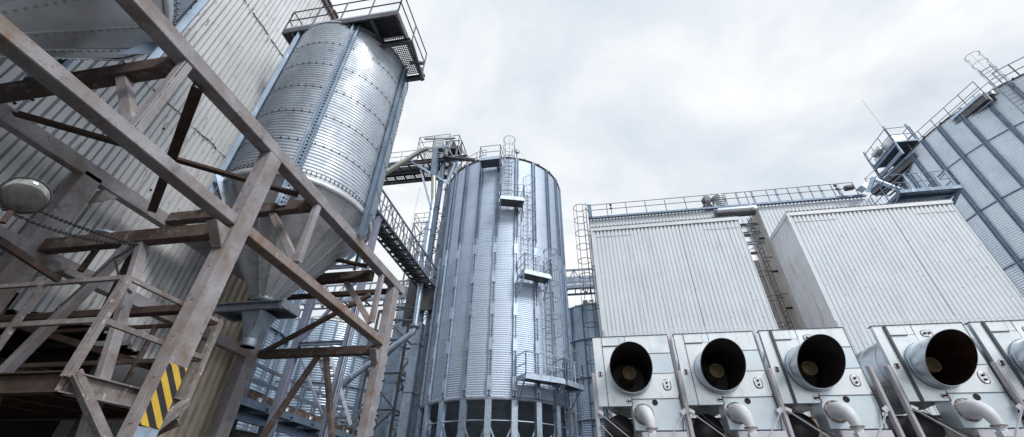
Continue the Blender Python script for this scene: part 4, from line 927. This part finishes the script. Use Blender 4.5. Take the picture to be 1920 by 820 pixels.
# bridge
br = thing('conveyor_bridge', 'dark grated conveyor bridge with guard rail running left from the elevator head', 'bridge', (-16, 21, 20))
b = MB(); b.ibar((-27, 20.05, 19.86), (-6.9, 20.05, 19.86), .14, .3); b.ibar((-27, 21.95, 19.86), (-8.6, 21.95, 19.86), .14, .3); b.ibar((-27, 20.9, 19.8), (-7.9, 20.9, 19.8), .12, .2)
for k in range(26): b.ibar((-26.8 + k * .74, 20.1, 19.78), (-26.8 + k * .74, 21.95, 19.78), .07, .12)
b.bar((-8.6, 20, 20.), (-6.2, 19.8, 19.2), .3, .12); b.build('bearer', 'galv_dark', br)
b = MB(); grating(b, -27, -7.8, 20.1, 21.9, 19.97, .13, t=.028, h=.035); b.build('grating', 'deck_grid', br)
b = MB(); b.box(-27, -10.6, 20.86, 21.5, 20.0, 20.32); b.box(-27, -10.6, 20.0, 20.03, 19.98, 20.14, 1); b.build('conveyor_trough', ['galv_dark', 'galv'], br)
b = MB(); railing(b, [(-27, 20.02, 20.), (-10.6, 20.02, 20.)], 1.05, .024, 1.3, (.55,)); railing(b, [(-27, 21.95, 20.), (-8, 21.95, 20.)], 1.05, .022, 1.3, (.55,)); b.build('guard_rail', 'galv_dull', br)
b = MB(); b.bar((-10.9, 19.95, 19.8), (-8.8, 20.0, 18.2), .12); b.bar((-8.2, 20.1, 17.2), (-7.6, 20.1, 19.8), .14); b.bar((-8.8, 20., 18.2), (-7.5, 20.1, 17.1), .1); b.bar((-10.4, 20.1, 19.7), (-9.1, 20.4, 15.8), .12); b.bar((-8.0, 20.2, G), (-7.62, 20.2, 19.8), .09); b.build('strut', 'galv', br)
b = MB(); b.tube([(-9.75, 19.7, 20.75), (-10.2, 19.6, 20.5), (-10.8, 19.5, 19.9), (-14.4, 18.6, 15.9)], .17, 14); tag(b.build('transfer_pipe', 'pipe_olive', loc=(-10, 19.6, 20)), 'olive grey transfer pipe slanting down left under the elevator head platform', 'pipe')
# truss gallery running towards the viewer
gl = thing('truss_gallery', 'dark truss catwalk high up between the hopper silo and the elevator', 'walkway', (-8.5, 16, 10))
for x in (-9.0, -8.0):
    b = MB(); truss(b, (x, 10.9, 10.0), (x, 20.3, 10.0), 1.05, 14, .035); b.bar((x, 10.9, 10.55), (x, 20.3, 10.55), .03)
    for k in range(29): b.bar((x, 10.9 + k * .335, 10.05), (x, 10.9 + k * .335, 11.0), .035)
    b.build('side_truss', 'galv_dull', gl)
b = MB()
for k in range(20): b.ibar((-9, 11 + k * .49, 9.96), (-8, 11 + k * .49, 9.96), .07, .09)
for k in range(10): b.bar((-9, 11 + k * .98, 9.93), (-8, 11.5 + k * .98, 9.93), .04)
b.box(-8.85, -8.45, 10.9, 20.3, 10.03, 10.2); b.build('floor_frame', 'galv_dark', gl)
b = MB(); grating(b, -8.44, -8.02, 10.9, 20.3, 10.04, .11, t=.02); b.build('grating', 'deck_grid', gl)
b = MB(); b.box(-9.1, -7.7, 20.0, 20.12, 8.6, 9.9); b.box(-9.6, -8.9, 20.1, 20.2, 7.8, 10.6); b.build('end_hopper', 'galv_dark', gl)
# trestle
tr = thing('trestle', 'violet painted braced trestle standing behind the rusty frame under the catwalk', 'steel frame', (-9, 13, G))
for x in (-8.12, -10.05):
    b = MB(); b.ibar((x, 13.0, G), (x, 13.0, 9.9), .24, .2, .02, up=(0, 1, 0)); b.build('leg', 'violet_steel', tr)
b = MB()
for z in (4.55, 1.4, 7.6): b.ibar((-10.0, 13, z), (-8.15, 13, z), .12, .14)
b.bar((-10., 13, 4.6), (-8.2, 13, 7.2), .1); b.bar((-10., 13, 4.4), (-8.2, 13, 2.0), .07); b.bar((-10, 12.9, .6), (-8.2, 12.9, -.9), .09); b.build('brace', 'violet_steel', tr)
b = MB(); b.tube([(-8.0, 12.85, G), (-8.0, 12.85, 6)], .03, 6); b.tube([(-7.92, 12.85, G), (-7.92, 12.85, 6)], .02, 6); b.build('cable_pipe', 'galv', tr)
sc_ = thing('stair_ladder', 'bright zinc stair stringer slanting behind the violet trestle', 'stairs', (-10.6, 15, 3))
b = MB(); P0, P1 = V((-10.9, 15.2, 5.3)), V((-10.0, 16.9, 2.5))
for sg in (0, .5): b.bar(P0 + V((sg, 0, 0)), P1 + V((sg, 0, 0)), .03, .16)
for k in range(11): q = P0.lerp(P1, k / 10); b.box(q.x, q.x + .5, q.y - .1, q.y + .1, q.z - .01, q.z + .01)
b.build('stringer', 'pipe_metal', sc_)
# lower conveyor with walkway
lc_ = thing('low_conveyor', 'long low conveyor with railed walkway running away behind the rusty frame', 'conveyor', (-11.8, 18, 2.5))
def lp(x, y, dz): return (x, y, 2.80 - (y - 12) * .024 + dz)
b = MB(); b.bar(lp(-11.32, 10.9, -.1), lp(-11.32, 29, -.1), .08, .24); b.bar(lp(-12.5, 10.9, -.1), lp(-12.5, 29, -.1), .08, .24)
b.ibar(lp(-11.6, 10.9, -.5), lp(-11.6, 29, -.5), .14, .22)
for k in range(13): b.ibar(lp(-12.5, 11.2 + k * 1.45, -.18), lp(-11.2, 11.2 + k * 1.45, -.18), .12, .18)
b.build('bearer', 'rib_blue', lc_)
b = MB(); b.bar(lp(-12.9, 10.9, .4), lp(-12.9, 29, .4), .55, .5); b.bar(lp(-12.1, 10.9, -.0), lp(-12.1, 29, -.0), .7, .03)
b.build('trough', 'dark_roofs', lc_)
b = MB(); b.bar(lp(-12.6, 10.9, 1.02), lp(-12.6, 29, 1.02), .06, .16); b.bar(lp(-12.6, 10.9, .3), lp(-12.6, 29, .3), .06, .1); b.build('side_channel', 'rib_blue', lc_)
b = MB(); b.bar(lp(-11.3, 10.9, 1.08), lp(-11.3, 29, 1.08), .07, .1); b.bar(lp(-11.3, 10.9, .62), lp(-11.3, 29, .62), .04)
for k in range(20): b.bar(lp(-11.3, 11.0 + k * .95, 0), lp(-11.3, 11.0 + k * .95, 1.05), .05)
b.build('guard_rail', 'galv_dull', lc_)
for y in (14.5, 20.5, 26):
    b = MB(); b.bar((-11.5, y, G), lp(-11.5, y, -.6), .2); b.bar((-12.8, y, G), lp(-12.8, y, -.2), .2); b.bar((-11.5, y, .4), lp(-12.8, y, -.6), .1); b.build('leg', 'galv_dark', lc_)
b = MB()
for k in range(9): y = 13 + k * 1.7; b.lathe((-12.2, y, 0), [(.001, lp(0, y, .1)[2]), (.09, lp(0, y, .1)[2]), (.09, lp(0, y, .4)[2]), (.001, lp(0, y, .4)[2])], 10)
b.build('roller_motor', 'pipe_metal', lc_)
sh = thing('low_shed', 'dark low shed roof and machinery under the long conveyor', 'shed', (-14, 20, G))
b = MB(); b.box(-17, -13.4, 11.5, 34, G, 2.2); b.box(-17, -7.2, 26, 34, G, 2.2); b.build('wall', 'dark_roofs', sh)
b = MB()
for k in range(8): b.bar((-13.2, 12 + k * 1.9, G), (-13.2, 12 + k * 1.9, 1.9), .18); b.bar((-13.2, 12 + k * 1.9, .2), (-12.4, 13.2 + k * 1.9, 1.4), .08)
for z in (.4, 1.2): b.bar((-13.1, 11, z), (-13.1, 27, z - .1), .12)
b.build('framing', 'galv_dull', sh)
rsd = thing('rusty_enclosure', 'rust stained corrugated enclosure poking into the bottom edge beside the trestle', 'shed', (-9.6, 13.8, G))
b = MB(); b.corr((-10.6, 12.6, 0), XM, NF, 2.55, G, 1.26, .12, .03, 'wave'); b.corr((-8.05, 12.6, 0), YM, XM, 2.2, G, 1.26, .12, .03, 'wave'); b.build('wall', 'rusty_sheet', rsd)
b = MB(); b.box(-10.65, -8.0, 12.55, 14.9, 1.26, 1.31); b.lathe((-9.5, 12.75, .78), [(.001, -.1), (.42, -.1), (.45, 0), (.2, .6)], 20); b.build('roof', 'dark_rust', rsd)
# lattice towers
def lattice(name, label, x0, x1, y0, y1, z0, z1, bays, m, w=.1, duct=None, top=True, grp=None):
    s = thing(name, label, 'tower', ((x0 + x1) / 2, (y0 + y1) / 2, z0), grp)
    for x in (x0, x1):
        for y in (y0, y1): b = MB(); b.bar((x, y, z0), (x, y, z1), w); b.build('leg', m, s)
    b = MB(); h = (z1 - z0) / bays
    for i in range(bays + 1):
        z = z0 + i * h
        for a, c in (((x0, y0), (x1, y0)), ((x1, y0), (x1, y1)), ((x1, y1), (x0, y1)), ((x0, y1), (x0, y0))):
            b.bar((*a, z), (*c, z), w * .75)
            if i < bays:
                if i % 2: a, c = c, a
                b.bar((*a, z), (*c, z + h), w * .55)
    b.build('bracing', m, s)
    if duct:
        b = MB()
        for (xa, xb, ya_, yb_) in duct:
            b.box(xa, xb, ya_, yb_, z0, z1 + .6); z = z0 + 1
            while z < z1: b.box(xa - .04, xb + .04, ya_ - .04, yb_ + .04, z, z + .05); z += 2.0
        b.build('duct', 'galv', s)
    if top:
        b = MB(); railing(b, [(x0, y0, z1), (x1, y0, z1), (x1, y1, z1), (x0, y1, z1), (x0, y0, z1)], 1.1, .03, 1.2, (.55,)); b.build('guard_rail', m, s)
    return s
lattice('lattice_tower', 'near braced lattice tower standing left of the elevator casing', -11.9, -9.9, 21.6, 23.2, G, 9.4, 6, 'galv_dark', .12, [(-11.0, -10.4, 22.2, 22.7)], False)
lattice('lattice_tower', 'far railed lattice tower whose top shows above the truss catwalk', -14.8, -12.9, 29.8, 31.6, G, 21.6, 11, 'galv_dull', .12, [(-13.9, -13.3, 30.4, 31.0)], True)
b = MB(); b.tube([(-14.95, 29.6, 21), (-14.7, 29.6, 25.8)], .02, 4); tag(b.build('antenna', 'galv_dull', loc=(-14.9, 29.6, 21)), 'thin antenna rod on the far lattice tower', 'antenna')
# far truss bridge
fb = thing('pipe_bridge', 'far horizontal lattice bridge carrying a blue grey conveyor across behind the silos', 'bridge', (-12, 32, 15))
for y in (31.3, 32.7): b = MB(); truss(b, (-30, y, 14.75), (1.5, y, 14.75), 1.6, 36, .07); b.bar((-30, y, 15.25), (1.5, y, 15.25), .09); b.build('side_truss', 'galv_dull', fb)
b = MB(); b.box(-30, 1.5, 31.6, 32.4, 15.05, 15.75); b.box(-30, 1.5, 31.3, 31.36, 14.9, 15.1); b.build('conveyor', 'galv', fb)
b = MB()
for k in range(16): b.bar((-29 + k * 2, 31.3, 14.75), (-29 + k * 2, 32.7, 14.75), .12)
b.build('floor_frame', 'galv_dark', fb)

# ------------------------------------------------------------------ sky and sun
w = bpy.data.worlds.new('World'); sc.world = w; w.use_nodes = True; nt = w.node_tree; L = nt.links
for n in list(nt.nodes): nt.nodes.remove(n)
out = nd(nt, 'ShaderNodeOutputWorld'); bg = nd(nt, 'ShaderNodeBackground'); L.new(bg.outputs[0], out.inputs[0]); bg.inputs['Strength'].default_value = .1
sky = nd(nt, 'ShaderNodeTexSky'); sky.sky_type = 'NISHITA'; sky.sun_disc = False
SE, SA = rad(43), rad(130)      # the sun stands behind the viewer, a little to the right
sky.sun_elevation = SE; sky.sun_rotation = SA; sky.air_density = 1.2; sky.dust_density = 2
tc = nd(nt, 'ShaderNodeTexCoord'); sep = nd(nt, 'ShaderNodeSeparateXYZ'); L.new(tc.outputs['Generated'], sep.inputs[0])
mx = nd(nt, 'ShaderNodeMath', operation='MAXIMUM'); L.new(sep.outputs[2], mx.inputs[0]); mx.inputs[1].default_value = .12
dv = nd(nt, 'ShaderNodeVectorMath', operation='DIVIDE'); cb = nd(nt, 'ShaderNodeCombineXYZ')
for i in range(3): L.new(mx.outputs[0], cb.inputs[i])
L.new(tc.outputs['Generated'], dv.inputs[0]); L.new(cb.outputs[0], dv.inputs[1])      # flat cloud layer seen in perspective
def wn(scale, det, loc, rg=.55, dist=0.):
    m = nd(nt, 'ShaderNodeMapping'); m.inputs['Location'].default_value = loc; L.new(dv.outputs[0], m.inputs['Vector'])
    n = nd(nt, 'ShaderNodeTexNoise'); n.inputs['Scale'].default_value = scale; n.inputs['Detail'].default_value = det; n.inputs['Roughness'].default_value = rg; n.inputs['Distortion'].default_value = dist; L.new(m.outputs[0], n.inputs['Vector']); return n.outputs['Fac']
def ramp(src, stops):
    r = nd(nt, 'ShaderNodeValToRGB'); L.new(src, r.inputs[0]); e = r.color_ramp.elements
    while len(e) < len(stops): e.new(.5)
    for q, (p, c) in zip(e, stops): q.position = p; q.color = (*c, 1)
    return r.outputs[0]
k_ = 1.0
ccol = ramp(wn(1.25, 7, (3.3, 1.2, .4), .58, .35), [(.36, (.66, .735, .82)), (.47, (.77, .825, .885)), (.55, (.88, .91, .945)), (.64, (.97, .98, .995))])
sc2 = nd(nt, 'ShaderNodeVectorMath', operation='SCALE'); L.new(ccol, sc2.inputs[0]); sc2.inputs['Scale'].default_value = 7.3
cov = ramp(wn(.9, 6, (7.1, 4.2, 2.), .5), [(.30, (.72, .72, .72)), (.42, (1, 1, 1))])
mix = nd(nt, 'ShaderNodeMixRGB'); L.new(cov, mix.inputs[0]); L.new(sky.outputs[0], mix.inputs[1]); L.new(sc2.outputs[0], mix.inputs[2]); L.new(mix.outputs[0], bg.inputs[0])
sd_ = bpy.data.lights.new('sun', 'SUN'); so = bpy.data.objects.new('sun', sd_); C.objects.link(so)
sd_.energy = 1.5; sd_.angle = rad(14); sd_.color = (1, .98, .95)
# sun_rotation is measured clockwise from +y
dirv = V((sin(SA) * cos(SE), cos(SA) * cos(SE), sin(SE))); so.rotation_euler = dirv.to_track_quat('Z', 'Y').to_euler(); so.location = (0, -20, 40)
